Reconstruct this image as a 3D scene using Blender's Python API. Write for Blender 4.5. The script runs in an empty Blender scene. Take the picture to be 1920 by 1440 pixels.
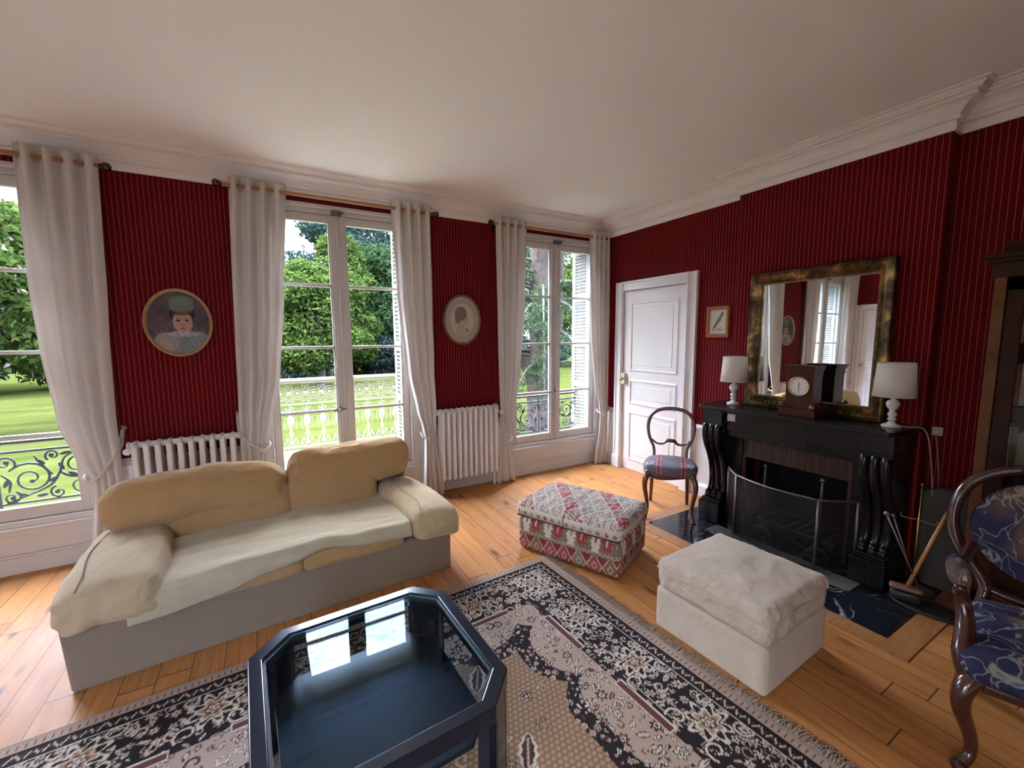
import bpy, math, random
import numpy as np
from mathutils import Vector, Matrix, noise

sc = bpy.context.scene
col = sc.collection
PI = math.pi
random.seed(7)
rng = np.random.default_rng(7)

# ---------------------------------------------------------------- camera, sky, sun, exposure
def cam_axes(yaw, pit, rol):
    f = Vector((math.sin(yaw)*math.cos(pit), math.cos(yaw)*math.cos(pit), math.sin(pit)))
    r = Vector((math.cos(yaw), -math.sin(yaw), 0)); u = r.cross(f)
    c, s = math.cos(rol), math.sin(rol)
    return c*r+s*u, -s*r+c*u, -f
r_, u_, b_ = cam_axes(math.radians(29.798), math.radians(-6.336), math.radians(-0.400))
cd = bpy.data.cameras.new('camera'); cam = bpy.data.objects.new('camera', cd); col.objects.link(cam)
cam.matrix_world = Matrix(((r_.x, u_.x, b_.x, 0), (r_.y, u_.y, b_.y, 0), (r_.z, u_.z, b_.z, 1.6), (0, 0, 0, 1)))
cd.sensor_fit = 'HORIZONTAL'; cd.sensor_width = 36; cd.lens = 788.9/1920*36; cd.clip_start = 0.02; cd.clip_end = 500
sc.camera = cam

w = bpy.data.worlds.new('sky'); sc.world = w; w.use_nodes = True
nt = w.node_tree; nt.nodes.clear()
N = nt.nodes.new; K = nt.links.new
out = N('ShaderNodeOutputWorld'); bg = N('ShaderNodeBackground')
tc = N('ShaderNodeTexCoord'); mp = N('ShaderNodeMapping'); mp.inputs['Scale'].default_value = (1.5, 1.5, 3.5)
nz = N('ShaderNodeTexNoise'); nz.inputs['Scale'].default_value = 1.6; nz.inputs['Detail'].default_value = 7; nz.inputs['Roughness'].default_value = .6
cr = N('ShaderNodeValToRGB'); cr.color_ramp.elements[0].position = .42; cr.color_ramp.elements[0].color = (.40, .56, .98, 1)
cr.color_ramp.elements[1].position = .62; cr.color_ramp.elements[1].color = (1.0, .96, .90, 1)
K(tc.outputs['Generated'], mp.inputs['Vector']); K(mp.outputs[0], nz.inputs['Vector']); K(nz.outputs['Fac'], cr.inputs['Fac'])
K(cr.outputs[0], bg.inputs['Color'])
# overcast-type sky: brighter aloft than at the horizon
sx = N('ShaderNodeSeparateXYZ'); K(tc.outputs['Generated'], sx.inputs[0]); mr = N('ShaderNodeMapRange'); K(sx.outputs[2], mr.inputs[0])
mr.inputs[1].default_value = .22; mr.inputs[2].default_value = .60; mr.inputs[3].default_value = 4.5; mr.inputs[4].default_value = 28.0
K(mr.outputs[0], bg.inputs['Strength']); K(bg.outputs[0], out.inputs['Surface'])

sun_d = bpy.data.lights.new('sun', 'SUN'); sun = bpy.data.objects.new('sun', sun_d); col.objects.link(sun)
sun_d.energy = 8; sun_d.angle = math.radians(1.0); sun_d.color = (1, .93, .80)
sun.rotation_euler = Vector((-.62, .10, .78)).to_track_quat('Z', 'Y').to_euler()
sun.location = (-6, 8, 12)

sc.view_settings.view_transform = 'Standard'; sc.view_settings.look = 'None'
sc.view_settings.gamma = 1; sc.view_settings.use_curve_mapping = False
sc.view_settings.exposure = 1.65
cy = sc.cycles
cy.use_denoising = True
try: cy.denoiser = 'OPENIMAGEDENOISE'
except Exception: pass
cy.max_bounces = 10; cy.diffuse_bounces = 7; cy.glossy_bounces = 4; cy.transparent_max_bounces = 24; cy.transmission_bounces = 6
cy.sample_clamp_indirect = 6; cy.sample_clamp_direct = 0; cy.caustics_reflective = False; cy.caustics_refractive = False

YFRONT = -1.25
# sampling portals in the three window openings (they emit nothing themselves)
WX = (-1.79, .58, 2.95)
for cx in WX:
    ld = bpy.data.lights.new('window_portal', 'AREA'); lo = bpy.data.objects.new('window_portal', ld); col.objects.link(lo)
    ld.shape = 'RECTANGLE'; ld.size = 1.3; ld.size_y = 2.4; ld.cycles.is_portal = True
    lo.location = (cx, 4.6, 1.5); lo.rotation_euler = (-PI/2, 0, 0)
ld = bpy.data.lights.new('window_portal', 'AREA'); lo = bpy.data.objects.new('window_portal', ld); col.objects.link(lo)  # portal of the added fill window in the left wall
ld.shape = 'RECTANGLE'; ld.size = 2.4; ld.size_y = 1.3; ld.cycles.is_portal = True
lo.location = (-2.86, -.42, 1.5); lo.rotation_euler = (PI/2, 0, PI/2); lo.rotation_euler = Vector((-1, 0, 0)).to_track_quat('Z', 'Y').to_euler()
ld = bpy.data.lights.new('window_portal', 'AREA'); lo = bpy.data.objects.new('window_portal', ld); col.objects.link(lo)  # portal of the added fill window behind the camera
ld.shape = 'RECTANGLE'; ld.size = 1.4; ld.size_y = 2.4; ld.cycles.is_portal = True
lo.location = (-1.3, YFRONT-.25, 1.5); lo.rotation_euler = (PI/2, 0, 0)

# ---------------------------------------------------------------- materials
class NB:
    def __init__(s, name):
        s.m = bpy.data.materials.new(name); s.m.use_nodes = True; s.t = s.m.node_tree
        s.p = s.t.nodes['Principled BSDF']; s.o = s.t.nodes['Material Output']
    def n(s, typ, **kw):
        nd = s.t.nodes.new('ShaderNode'+typ)
        for k, v in kw.items():
            if k in nd.inputs.keys(): s.set(nd, k, v)
            else: setattr(nd, k, v)
        return nd
    def set(s, nd, k, v):
        if hasattr(v, 'is_output') or isinstance(v, bpy.types.NodeSocket): s.t.links.new(v, nd.inputs[k])
        else: nd.inputs[k].default_value = v
    def math(s, op, a, b=None, c=None):
        nd = s.t.nodes.new('ShaderNodeMath'); nd.operation = op
        for i, v in enumerate((a, b, c)):
            if v is None: continue
            if isinstance(v, bpy.types.NodeSocket): s.t.links.new(v, nd.inputs[i])
            else: nd.inputs[i].default_value = v
        return nd.outputs[0]
    def mix(s, f, a, b, mode='MIX'):
        nd = s.t.nodes.new('ShaderNodeMix'); nd.data_type = 'RGBA'; nd.blend_type = mode
        for i, v in ((0, f), (6, a), (7, b)):
            if isinstance(v, bpy.types.NodeSocket): s.t.links.new(v, nd.inputs[i])
            elif i == 0: nd.inputs[0].default_value = v
            else: nd.inputs[i].default_value = (*v[:3], 1)
        return nd.outputs[2]
    def pos(s): return s.n('NewGeometry').outputs['Position']
    def obj(s): return s.n('TexCoord').outputs['Object']
    def scale(s, vec, sx, sy, sz, loc=(0, 0, 0), rot=(0, 0, 0)):
        nd = s.n('Mapping'); s.set(nd, 'Vector', vec); nd.inputs['Scale'].default_value = (sx, sy, sz)
        nd.inputs['Location'].default_value = loc; nd.inputs['Rotation'].default_value = rot
        return nd.outputs[0]
    def noise(s, vec, sc_=5, det=3, rough=.5, dist=0):
        nd = s.n('TexNoise'); s.set(nd, 'Vector', vec); nd.inputs['Scale'].default_value = sc_
        nd.inputs['Detail'].default_value = det; nd.inputs['Roughness'].default_value = rough; nd.inputs['Distortion'].default_value = dist
        return nd.outputs['Fac']
    def ramp(s, f, stops, interp='LINEAR'):
        nd = s.n('ValToRGB'); s.set(nd, 'Fac', f); e = nd.color_ramp.elements; nd.color_ramp.interpolation = interp
        while len(e) < len(stops): e.new(.5)
        for x, (p, c) in zip(e, stops): x.position = p; x.color = (*c[:3], 1)
        return nd.outputs[0]
    def bump(s, h, strength=.3, dist=.01):
        nd = s.n('Bump'); s.set(nd, 'Height', h); nd.inputs['Strength'].default_value = strength; nd.inputs['Distance'].default_value = dist
        s.t.links.new(nd.outputs[0], s.p.inputs['Normal'])
    def fin(s, color=None, rough=.6, metal=0, spec=None, **kw):
        if color is not None:
            if isinstance(color, bpy.types.NodeSocket): s.t.links.new(color, s.p.inputs['Base Color'])
            else: s.p.inputs['Base Color'].default_value = (*color[:3], 1)
        s.set(s.p, 'Roughness', rough); s.p.inputs['Metallic'].default_value = metal
        if spec is not None: s.p.inputs['Specular IOR Level'].default_value = spec
        for k, v in kw.items(): s.set(s.p, k.replace('_', ' '), v)
        return s.m

def simple(name, c, rough=.6, metal=0, var=.15, vs=8, bump=0, bs=60, spec=None, coat=0):
    b = NB(name); v = b.obj()
    n = b.noise(v, vs, 4)
    cc = b.mix(n, tuple(x*(1-var) for x in c), tuple(min(1, x*(1+var)) for x in c))
    if bump: b.bump(b.noise(v, bs, 3), bump, .004)
    b.fin(cc, rough, metal, spec)
    if coat: b.p.inputs['Coat Weight'].default_value = coat
    return b.m

def attr_mat(name, rough=.9, bump=.3, bs=400, sheen=0, spec=.2, nvar=.25):
    b = NB(name); a = b.n('Attribute', attribute_name='Col')
    n = b.noise(b.obj(), bs, 2)
    c = b.mix(nvar, a.outputs['Color'], b.mix(n, (.2, .2, .2), (1, 1, 1)), 'MULTIPLY')
    if bump: b.bump(n, bump, .003)
    b.fin(c, rough, 0, spec)
    if sheen: b.p.inputs['Sheen Weight'].default_value = sheen
    return b.m

M = {}
M['paint'] = simple('white_paint', (.78, .765, .74), .38, var=.06, vs=3, bump=.05, bs=30)
M['window_paint'] = simple('shaded_white_paint', (.54, .51, .47), .5, var=.10, vs=3, bump=.05, bs=30, spec=.25)  # white paint darkened: shade of the window wall put into its colour
M['plaster'] = simple('cornice_plaster', (.80, .775, .74), .7, var=.06, vs=6, bump=.15, bs=25)
M['radiator'] = simple('radiator_enamel', (.74, .715, .69), .4, var=.05, vs=4)
M['stone'] = simple('limestone', (.30, .265, .19), .9, var=.12, vs=5, bump=.3, bs=30)
M['shutter'] = simple('shutter_paint', (.34, .34, .33), .7, var=.05, spec=.1)
M['iron'] = simple('grey_painted_iron', (.018, .018, .022), .6, var=.2, vs=20, spec=.2)
M['white_iron'] = simple('weathered_white_iron', (.13, .125, .10), .7, var=.2, vs=25)
M['walnut'] = simple('polished_walnut', (.11, .035, .018), .22, var=.45, vs=12, spec=.5, coat=.4)
M['dark_walnut'] = simple('dark_walnut', (.045, .013, .009), .2, var=.4, vs=12, coat=.5)
M['pine_rod'] = simple('pine_curtain_rod', (.38, .17, .06), .4, var=.2, vs=15)
M['brass'] = simple('aged_brass', (.42, .28, .10), .38, 1, var=.35, vs=30)
M['steel'] = simple('dull_steel', (.17, .15, .14), .5, 1, var=.25, vs=30)
M['black_iron'] = simple('black_iron', (.018, .017, .016), .5, 0, var=.3, vs=20)
M['soot'] = simple('soot', (.008, .008, .008), .95, var=.4, vs=10, bump=.3, bs=20)
M['porcelain'] = simple('white_ceramic', (.68, .64, .56), .15, var=.05)
M['switch'] = simple('cream_plastic', (.50, .44, .36), .4, var=.04)
M['rope'] = simple('cream_rope', (.55, .50, .42), .9, var=.2, vs=200, bump=.6, bs=200)
M['black_lacquer'] = simple('black_lacquer', (.008, .010, .019), .2, var=.4, vs=10, spec=.4)
M['black_wood'] = simple('black_veneer', (.009, .011, .018), .35, var=.3, vs=10, spec=.25)
M['paper'] = simple('paper', (.62, .60, .55), .8, var=.05)
M['oak'] = simple('bookcase_oak', (.12, .050, .020), .5, var=.5, vs=9, bump=.2, spec=.15)
M['dark_oak'] = simple('bookcase_dark_oak', (.032, .013, .007), .55, var=.5, vs=9, bump=.2, spec=.12)
M['bark'] = simple('tree_bark', (.022, .018, .016), .95, var=.5, vs=3, bump=.8, bs=6)
M['brown_panel'] = None

b = NB('ceiling_paint'); n = b.noise(b.pos(), .7, 3); b.bump(b.noise(b.pos(), 25, 3), .04, .01)
M['ceiling'] = b.fin(b.mix(n, (.80, .805, .765), (.86, .86, .82)), .9, spec=.2)

# striped wallpaper
b = NB('striped_wallpaper')
g = b.n('NewGeometry'); sp = b.n('SeparateXYZ', Vector=g.outputs['Position']); sn = b.n('SeparateXYZ', Vector=g.outputs['True Normal'])
ax = b.math('ABSOLUTE', sn.outputs[0]); ay = b.math('ABSOLUTE', sn.outputs[1])
s_ = b.math('ADD', b.math('MULTIPLY', sp.outputs[0], ay), b.math('MULTIPLY', sp.outputs[1], ax))
fr = b.math('FRACT', b.math('DIVIDE', b.math('ADD', s_, 50.0), .0302))
dl = b.math('ABSOLUTE', b.math('SUBTRACT', fr, .5))
dash = b.noise(b.scale(g.outputs['Position'], 30, 30, 300), 1, 2)
wob = b.math('MULTIPLY', b.math('SUBTRACT', dash, .5), .03)
line = b.math('LESS_THAN', b.math('ADD', dl, wob), .072)
half = b.math('GREATER_THAN', fr, .5)
dk = b.math('SINE', b.math('MULTIPLY', fr, 60))
basec = b.mix(b.math('MULTIPLY_ADD', dk, .5, .5), (.088, .0008, .0033), (.122, .0017, .0050))
cloud = b.noise(g.outputs['Position'], 1.7, 3)
basec = b.mix(b.math('MULTIPLY', cloud, .35), basec, (.145, .004, .007))
linec = b.mix(dash, (.15, .030, .025), (.30, .10, .07))
b.bump(b.math('MULTIPLY', line, 1.0), .25, .002)
M['wallpaper'] = b.fin(b.mix(line, basec, linec), .7, spec=.07)

# floor boards run along y
b = NB('pine_floorboards')
g = b.pos(); sp = b.n('SeparateXYZ', Vector=g)
W = .135
ix = b.math('FLOOR', b.math('DIVIDE', b.math('ADD', sp.outputs[0], 20.0), W))
fx = b.math('FRACT', b.math('DIVIDE', b.math('ADD', sp.outputs[0], 20.0), W))
wn = b.n('TexWhiteNoise', noise_dimensions='1D'); b.set(wn, 'W', ix)
yo = b.math('ADD', b.math('ADD', sp.outputs[1], 20.0), b.math('MULTIPLY', wn.outputs['Value'], 3.1))
fy = b.math('FRACT', b.math('DIVIDE', yo, 1.15)); iy = b.math('FLOOR', b.math('DIVIDE', yo, 1.15))
wn2 = b.n('TexWhiteNoise', noise_dimensions='2D'); cb = b.n('CombineXYZ', X=ix, Y=iy); b.set(wn2, 'Vector', cb.outputs[0])
gap = b.math('MAXIMUM', b.math('LESS_THAN', b.math('ABSOLUTE', b.math('SUBTRACT', fx, .5)), 2), 0)
gx = b.math('GREATER_THAN', b.math('ABSOLUTE', b.math('SUBTRACT', fx, .5)), .487)
gy = b.math('GREATER_THAN', b.math('ABSOLUTE', b.math('SUBTRACT', fy, .5)), .4975)
gap = b.math('MAXIMUM', gx, gy)
off = b.n('CombineXYZ', X=b.math('MULTIPLY', wn2.outputs['Value'], 40.0), Y=0.0, Z=0.0)
gv = b.n('VectorMath', operation='ADD'); b.set(gv, 0, g) if False else b.t.links.new(g, gv.inputs[0]); b.t.links.new(off.outputs[0], gv.inputs[1])
grain = b.noise(b.scale(gv.outputs[0], 28, 1.6, 1), 1, 6, .6, 1.2)
big = b.noise(b.scale(gv.outputs[0], 5, 1.2, 1), 1, 3)
kn = b.n('TexVoronoi', feature='F1'); b.set(kn, 'Vector', b.scale(gv.outputs[0], 6.5, 2.2, 1)); kn.inputs['Scale'].default_value = 1
knot = b.ramp(kn.outputs['Distance'], [(0, (1, 1, 1)), (.07, (1, 1, 1)), (.20, (0, 0, 0))])
fc = b.ramp(grain, [(.25, (.20, .070, .020)), (.5, (.38, .165, .052)), (.72, (.49, .24, .090))])
fc = b.mix(b.math('MULTIPLY', big, .6), fc, (.36, .13, .04))
fc = b.mix(b.math('MULTIPLY', wn2.outputs['Value'], .35), fc, (.56, .27, .09))
fc = b.mix(b.math('MULTIPLY', knot, .75), fc, (.06, .022, .010))
fc = b.mix(b.math('MULTIPLY', gap, .85), fc, (.03, .014, .008))
scr = b.noise(b.scale(g, 2, .6, 1), 3, 5, .7)
b.bump(b.math('SUBTRACT', grain, b.math('MULTIPLY', gap, 3.0)), .25, .002)
M['floor'] = b.fin(fc, b.math('MULTIPLY_ADD', scr, .30, .32), spec=.14)

b = NB('oiled_floor_border'); g = b.obj()
grain = b.noise(b.scale(g, 3, 30, 1), 1, 5, .6, 1)
M['border_board'] = b.fin(b.ramp(grain, [(.3, (.21, .08, .028)), (.7, (.38, .18, .07))]), .3)

def marble(name, base, vein, sc_, lo, hi, rough=.12):
    b = NB(name); v = b.pos()
    w_ = b.noise(v, sc_*.7, 4)
    nd = b.n('VectorMath', operation='MULTIPLY_ADD'); b.t.links.new(v, nd.inputs[0]); nd.inputs[1].default_value = (1, 1, 1)
    cbn = b.n('CombineXYZ', X=b.math('MULTIPLY', w_, .8), Y=b.math('MULTIPLY', w_, .5), Z=0.0); b.t.links.new(cbn.outputs[0], nd.inputs[2])
    vo = b.n('TexVoronoi', feature='DISTANCE_TO_EDGE'); b.set(vo, 'Vector', nd.outputs[0]); vo.inputs['Scale'].default_value = sc_
    m1 = b.ramp(vo.outputs['Distance'], [(0, (1, 1, 1)), (lo, (.5, .5, .5)), (hi, (0, 0, 0))])
    m2 = b.ramp(b.noise(v, sc_*1.4, 3), [(.48, (0, 0, 0)), (.66, (1, 1, 1))])
    f = b.math('MULTIPLY', m1, m2)
    return b.fin(b.mix(f, base, vein), rough, spec=.38)
M['marble'] = marble('black_marble', (.006, .006, .007), (.07, .065, .055), 3.0, .002, .008, .25)
M['hearth'] = marble('veined_hearth_marble', (.009, .010, .015), (.42, .42, .42), 4.5, .006, .03, .14)
M['slate'] = simple('grey_stone_strip', (.12, .11, .095), .5, var=.25, vs=12)

def fabric(name, c1, c2, s1=6, bump=.6, weave=500, rough=.95, sheen=.25, trans=None, crease=3.0):
    b = NB(name); v = b.obj()
    n = b.noise(v, s1, 4); wv = b.noise(v, weave, 2)
    cz = b.math('ABSOLUTE', b.math('SUBTRACT', b.noise(v, s1*1.1, 3, .5, 1.6), .5))
    c = b.mix(n, c1, c2); c = b.mix(b.math('MULTIPLY', wv, .25), c, tuple(x*.75 for x in c1))
    b.bump(b.math('ADD', b.math('ADD', b.math('MULTIPLY', n, 1.2), b.math('MULTIPLY', cz, crease)), b.math('MULTIPLY', wv, .3)), bump, .010)
    b.fin(c, rough, spec=.15); b.p.inputs['Sheen Weight'].default_value = sheen
    if trans:
        tr = b.n('BsdfTranslucent'); b.t.links.new(c, tr.inputs['Color'])
        mx = b.n('MixShader'); mx.inputs[0].default_value = trans
        b.t.links.new(b.p.outputs[0], mx.inputs[1]); b.t.links.new(tr.outputs[0], mx.inputs[2]); b.t.links.new(mx.outputs[0], b.o.inputs['Surface'])
    return b.m
M['tan'] = fabric('tan_sofa_cotton', (.38, .225, .085), (.47, .29, .13), 5)
M['arm'] = fabric('sand_sofa_cotton', (.43, .32, .175), (.52, .40, .235), 5)
M['sofa_base'] = fabric('beige_sofa_base', (.20, .150, .102), (.25, .192, .132), 3, .2, crease=.5)
M['throw'] = fabric('cream_wool_throw', (.38, .32, .20), (.50, .43, .29), 9, .5, 250, crease=1.2)
M['suede'] = fabric('cream_suede', (.47, .37, .265), (.63, .53, .41), 9, .8, 600, crease=1.6)
M['linen'] = fabric('cream_linen_curtain', (.70, .66, .61), (.78, .74, .69), 3, .15, 350, .95, .1, trans=.22, crease=0.3)
M['shade'] = fabric('lamp_shade_cotton', (.90, .87, .80), (.94, .91, .85), 4, .05, 500, .9, 0, trans=.45, crease=0.0)
M['gimp'] = simple('braid', (.42, .36, .26), .9, var=.3, vs=200)

b = NB('dark_floral_linen'); v = b.obj()
wv = b.noise(v, 6, 3); nd = b.n('VectorMath', operation='ADD'); b.t.links.new(v, nd.inputs[0])
cbn = b.n('CombineXYZ', X=b.math('MULTIPLY', wv, .16), Y=b.math('MULTIPLY', wv, .12), Z=b.math('MULTIPLY', wv, .1)); b.t.links.new(cbn.outputs[0], nd.inputs[1])
r1 = b.math('ABSOLUTE', b.math('SUBTRACT', b.noise(b.scale(nd.outputs[0], 5, 9, 7), 1, 1.5, .45, .8), .5))
r2 = b.math('ABSOLUTE', b.math('SUBTRACT', b.noise(b.scale(nd.outputs[0], 13, 5, 6, (3, 1, 2)), 1, 2, .5, .5), .52))
ln = b.ramp(b.math('MINIMUM', r1, r2), [(0, (1, 1, 1)), (.008, (.75, .75, .75)), (.018, (0, 0, 0))])
fl = b.ramp(b.noise(v, 22, 3, .7), [(.60, (0, 0, 0)), (.66, (1, 1, 1))])
gd = b.ramp(b.noise(v, 4.5, 2), [(.52, (0, 0, 0)), (.62, (1, 1, 1))])
c = b.mix(b.noise(v, 15, 3), (.010, .011, .032), (.040, .042, .085))
c = b.mix(b.math('MULTIPLY', gd, .55), c, (.16, .10, .05))
c = b.mix(b.math('MULTIPLY', ln, .55), c, (.36, .34, .29)); c = b.mix(b.math('MULTIPLY', b.math('MULTIPLY', fl, gd), .9), c, (.55, .52, .45))
M['floral'] = b.fin(c, .85, spec=.08)

M['kilim'] = attr_mat('kilim_weave', bs=320)
M['rug'] = attr_mat('rug_pile', bs=260, bump=.6, nvar=.45)
M['print'] = attr_mat('printed_picture', rough=.6, bump=0, spec=.15, nvar=0)
M['cushion_print'] = attr_mat('needlepoint_seat', bs=350)
M['fringe'] = simple('rug_fringe', (.36, .31, .26), .95, var=.3, vs=60)

b = NB('burnt_gilt'); v = b.obj()
n1 = b.ramp(b.noise(b.scale(v, 9, 9, 9), 1, 5, .65), [(.40, (.030, .018, .010)), (.54, (.13, .075, .026)), (.70, (.52, .33, .12))])
M['gilt'] = b.fin(n1, .33, .75); b.bump(b.noise(v, 30, 3), .3, .003)
M['gold_rim'] = simple('gilded_wood', (.36, .22, .09), .38, .5, var=.3, vs=25)
M['bird_frame'] = simple('orange_brown_wood_frame', (.34, .11, .035), .35, var=.3, vs=18, coat=.2)
b = NB('mirror_silver'); M['mirror'] = b.fin((.80, .82, .80), .015, 1)
b = NB('brown_slatted_panel'); v = b.pos(); sp = b.n('SeparateXYZ', Vector=v)
st = b.noise(b.scale(v, 1, 60, 3), 1, 3)
M['brown_panel'] = b.fin(b.ramp(st, [(.35, (.018, .008, .005)), (.6, (.06, .022, .011)), (.8, (.15, .07, .035))]), .35)

def glass_mat(name, tint, glossy_w=1.0):
    b = NB(name)
    tr = b.n('BsdfTransparent'); tr.inputs['Color'].default_value = (*tint, 1)
    gl = b.n('BsdfGlossy'); gl.inputs['Roughness'].default_value = .0; gl.inputs['Color'].default_value = (1, 1, 1, 1)
    fz = b.n('Fresnel'); fz.inputs['IOR'].default_value = 1.5
    mx = b.n('MixShader'); b.t.links.new(b.math('MULTIPLY', fz.outputs[0], glossy_w), mx.inputs[0])
    b.t.links.new(tr.outputs[0], mx.inputs[1]); b.t.links.new(gl.outputs[0], mx.inputs[2]); b.t.links.new(mx.outputs[0], b.o.inputs['Surface'])
    return b.m
M['pane'] = glass_mat('window_glass', (.97, .985, .98), .3)
M['table_glass'] = glass_mat('table_glass', (.62, .70, .75), .055)
b = NB('glass_edge'); M['glass_edge'] = b.fin((.10, .38, .42), .1, spec=.6)
M['glass_edge'].node_tree.nodes['Principled BSDF'].inputs['Transmission Weight'].default_value = .2
# fire screen mesh: opaque fine wires over holes
b = NB('fine_wire_mesh'); v = b.pos(); 
tr = b.n('BsdfTransparent'); mx = b.n('MixShader'); mx.inputs[0].default_value = .45; b.fin((.02, .018, .016), .5)
b.t.links.new(tr.outputs[0], mx.inputs[1]); b.t.links.new(b.p.outputs[0], mx.inputs[2]); b.t.links.new(mx.outputs[0], b.o.inputs['Surface'])
M['wire'] = b.m

def leaf_mat(name, dark, light, s=1.7):
    b = NB(name); v = b.pos(); n = b.noise(v, s, 4, .65); n2 = b.noise(v, 9, 2)
    c = b.mix(b.ramp(n, [(.42, (0, 0, 0)), (.60, (1, 1, 1))]), dark, light); c = b.mix(b.math('MULTIPLY', n2, .5), c, tuple(x*1.5 for x in light))
    b.fin(c, .9, spec=.0)
    tl = b.n('BsdfTranslucent'); b.t.links.new(c, tl.inputs['Color']); mx = b.n('MixShader'); mx.inputs[0].default_value = .3
    b.t.links.new(b.p.outputs[0], mx.inputs[1]); b.t.links.new(tl.outputs[0], mx.inputs[2]); b.t.links.new(mx.outputs[0], b.o.inputs['Surface'])
    return b.m
M['leaf_bright'] = leaf_mat('fresh_green_leaves', (.0050, .013, .0030), (.027, .040, .009))
M['leaf_mid'] = leaf_mat('mid_green_leaves', (.0025, .0070, .0030), (.016, .030, .011))
M['leaf_blue'] = leaf_mat('blue_green_leaves', (.0035, .0080, .0062), (.017, .029, .023))
M['leaf_cedar'] = leaf_mat('cedar_needles', (.008, .015, .0070), (.022, .034, .017))
M['blossom'] = leaf_mat('pale_blossom', (.06, .05, .04), (.12, .09, .08))
b = NB('sunlit_lawn'); v = b.pos(); n = b.noise(b.scale(v, .25, 1.0, 1), 1, 5, .6); n2 = b.noise(v, 3, 3)
M['lawn'] = b.fin(b.mix(b.math('MULTIPLY', n2, .4), b.ramp(n, [(.35, (.010, .0135, .0030)), (.6, (.019, .0205, .0055)), (.8, (.027, .0265, .010))]), (.007, .011, .0026)), .95, spec=.0)

# ---------------------------------------------------------------- mesh helpers
class MB:
    def __init__(s): s.v = []; s.f = []
    def add(s, vs, fs):
        o = len(s.v); s.v += [tuple(p) for p in vs]; s.f += [tuple(i+o for i in f) for f in fs]; return s
    def box(s, x0, x1, y0, y1, z0, z1):
        vs = [(x, y, z) for z in (z0, z1) for y in (y0, y1) for x in (x0, x1)]
        return s.add(vs, [(0, 2, 3, 1), (4, 5, 7, 6), (0, 1, 5, 4), (2, 6, 7, 3), (0, 4, 6, 2), (1, 3, 7, 5)])
    def tube(s, path, r, n=8, closed=False, cap=True, flat=1.0):
        P = [Vector(p) for p in path]; m = len(P); rr = r if hasattr(r, '__len__') else [r]*m
        up = None; vs = []; fs = []
        for i, p in enumerate(P):
            a = P[(i-1) % m] if (closed or i > 0) else P[i]; c = P[(i+1) % m] if (closed or i < m-1) else P[i]
            t = (c-a)
            t = t.normalized() if t.length > 1e-9 else Vector((0, 0, 1))
            if up is None:
                up = Vector((0, 0, 1)) if abs(t.z) < .9 else Vector((1, 0, 0))
            sd = t.cross(up)
            if sd.length < 1e-6: sd = t.orthogonal()
            sd.normalize(); up2 = sd.cross(t).normalized(); up = up2
            for k in range(n):
                an = 2*PI*k/n; vs.append(p + sd*(math.cos(an)*rr[i]) + up2*(math.sin(an)*rr[i]*flat))
        for i in range(m if closed else m-1):
            j = (i+1) % m
            for k in range(n): fs.append((i*n+k, i*n+(k+1) % n, j*n+(k+1) % n, j*n+k))
        if cap and not closed:
            fs.append(tuple(range(n-1, -1, -1))); fs.append(tuple((m-1)*n+k for k in range(n)))
        return s.add(vs, fs)
    def lathe(s, prof, c=(0, 0, 0), n=28, axis='z', sy=1.0):
        vs = []; fs = []
        for (r, h) in prof:
            for k in range(n):
                a = 2*PI*k/n; x, y = r*math.cos(a), r*math.sin(a)*sy
                p = (x, y, h) if axis == 'z' else ((h, x, y) if axis == 'x' else (x, h, y))
                vs.append((p[0]+c[0], p[1]+c[1], p[2]+c[2]))
        m = len(prof)
        for i in range(m-1):
            for k in range(n):
                q = (i*n+k, i*n+(k+1) % n, (i+1)*n+(k+1) % n, (i+1)*n+k)
                fs.append(q if axis != 'y' else q[::-1])
        return s.add(vs, fs)
    def prism(s, poly, h0, h1, axis='z'):
        n = len(poly); vs = []
        for h in (h0, h1):
            for (a, b2) in poly:
                vs.append({'z': (a, b2, h), 'y': (a, h, b2), 'x': (h, a, b2)}[axis])
        fs = [tuple(range(n-1, -1, -1)), tuple(range(n, 2*n))] + [(i, (i+1) % n, n+(i+1) % n, n+i) for i in range(n)]
        return s.add(vs, fs)
    def grid(s, fn, nu, nv):
        vs = [fn(i/nu, j/nv) for j in range(nv+1) for i in range(nu+1)]
        fs = [(j*(nu+1)+i, j*(nu+1)+i+1, (j+1)*(nu+1)+i+1, (j+1)*(nu+1)+i) for j in range(nv) for i in range(nu)]
        return s.add(vs, fs)
    def sphere(s, c, rx, ry=None, rz=None, n=16, m=10):
        ry = ry or rx; rz = rz or rx
        vs = [(c[0], c[1], c[2]-rz)]; fs = []
        for j in range(1, m):
            t = -PI/2+PI*j/m
            for k in range(n): vs.append((c[0]+rx*math.cos(t)*math.cos(2*PI*k/n), c[1]+ry*math.cos(t)*math.sin(2*PI*k/n), c[2]+rz*math.sin(t)))
        vs.append((c[0], c[1], c[2]+rz)); L = len(vs)-1
        for k in range(n):
            fs.append((0, 1+(k+1) % n, 1+k)); fs.append((L, 1+(m-2)*n+k, 1+(m-2)*n+(k+1) % n))
            for j in range(m-2): fs.append((1+j*n+k, 1+j*n+(k+1) % n, 1+(j+1)*n+(k+1) % n, 1+(j+1)*n+k))
        return s.add(vs, fs)
    def xf(s, mat, start=0):
        for i in range(start, len(s.v)): s.v[i] = tuple(mat @ Vector(s.v[i]))
        return s
    def warp(s, fn, start=0):
        for i in range(start, len(s.v)): s.v[i] = tuple(fn(*s.v[i]))
        return s

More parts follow.
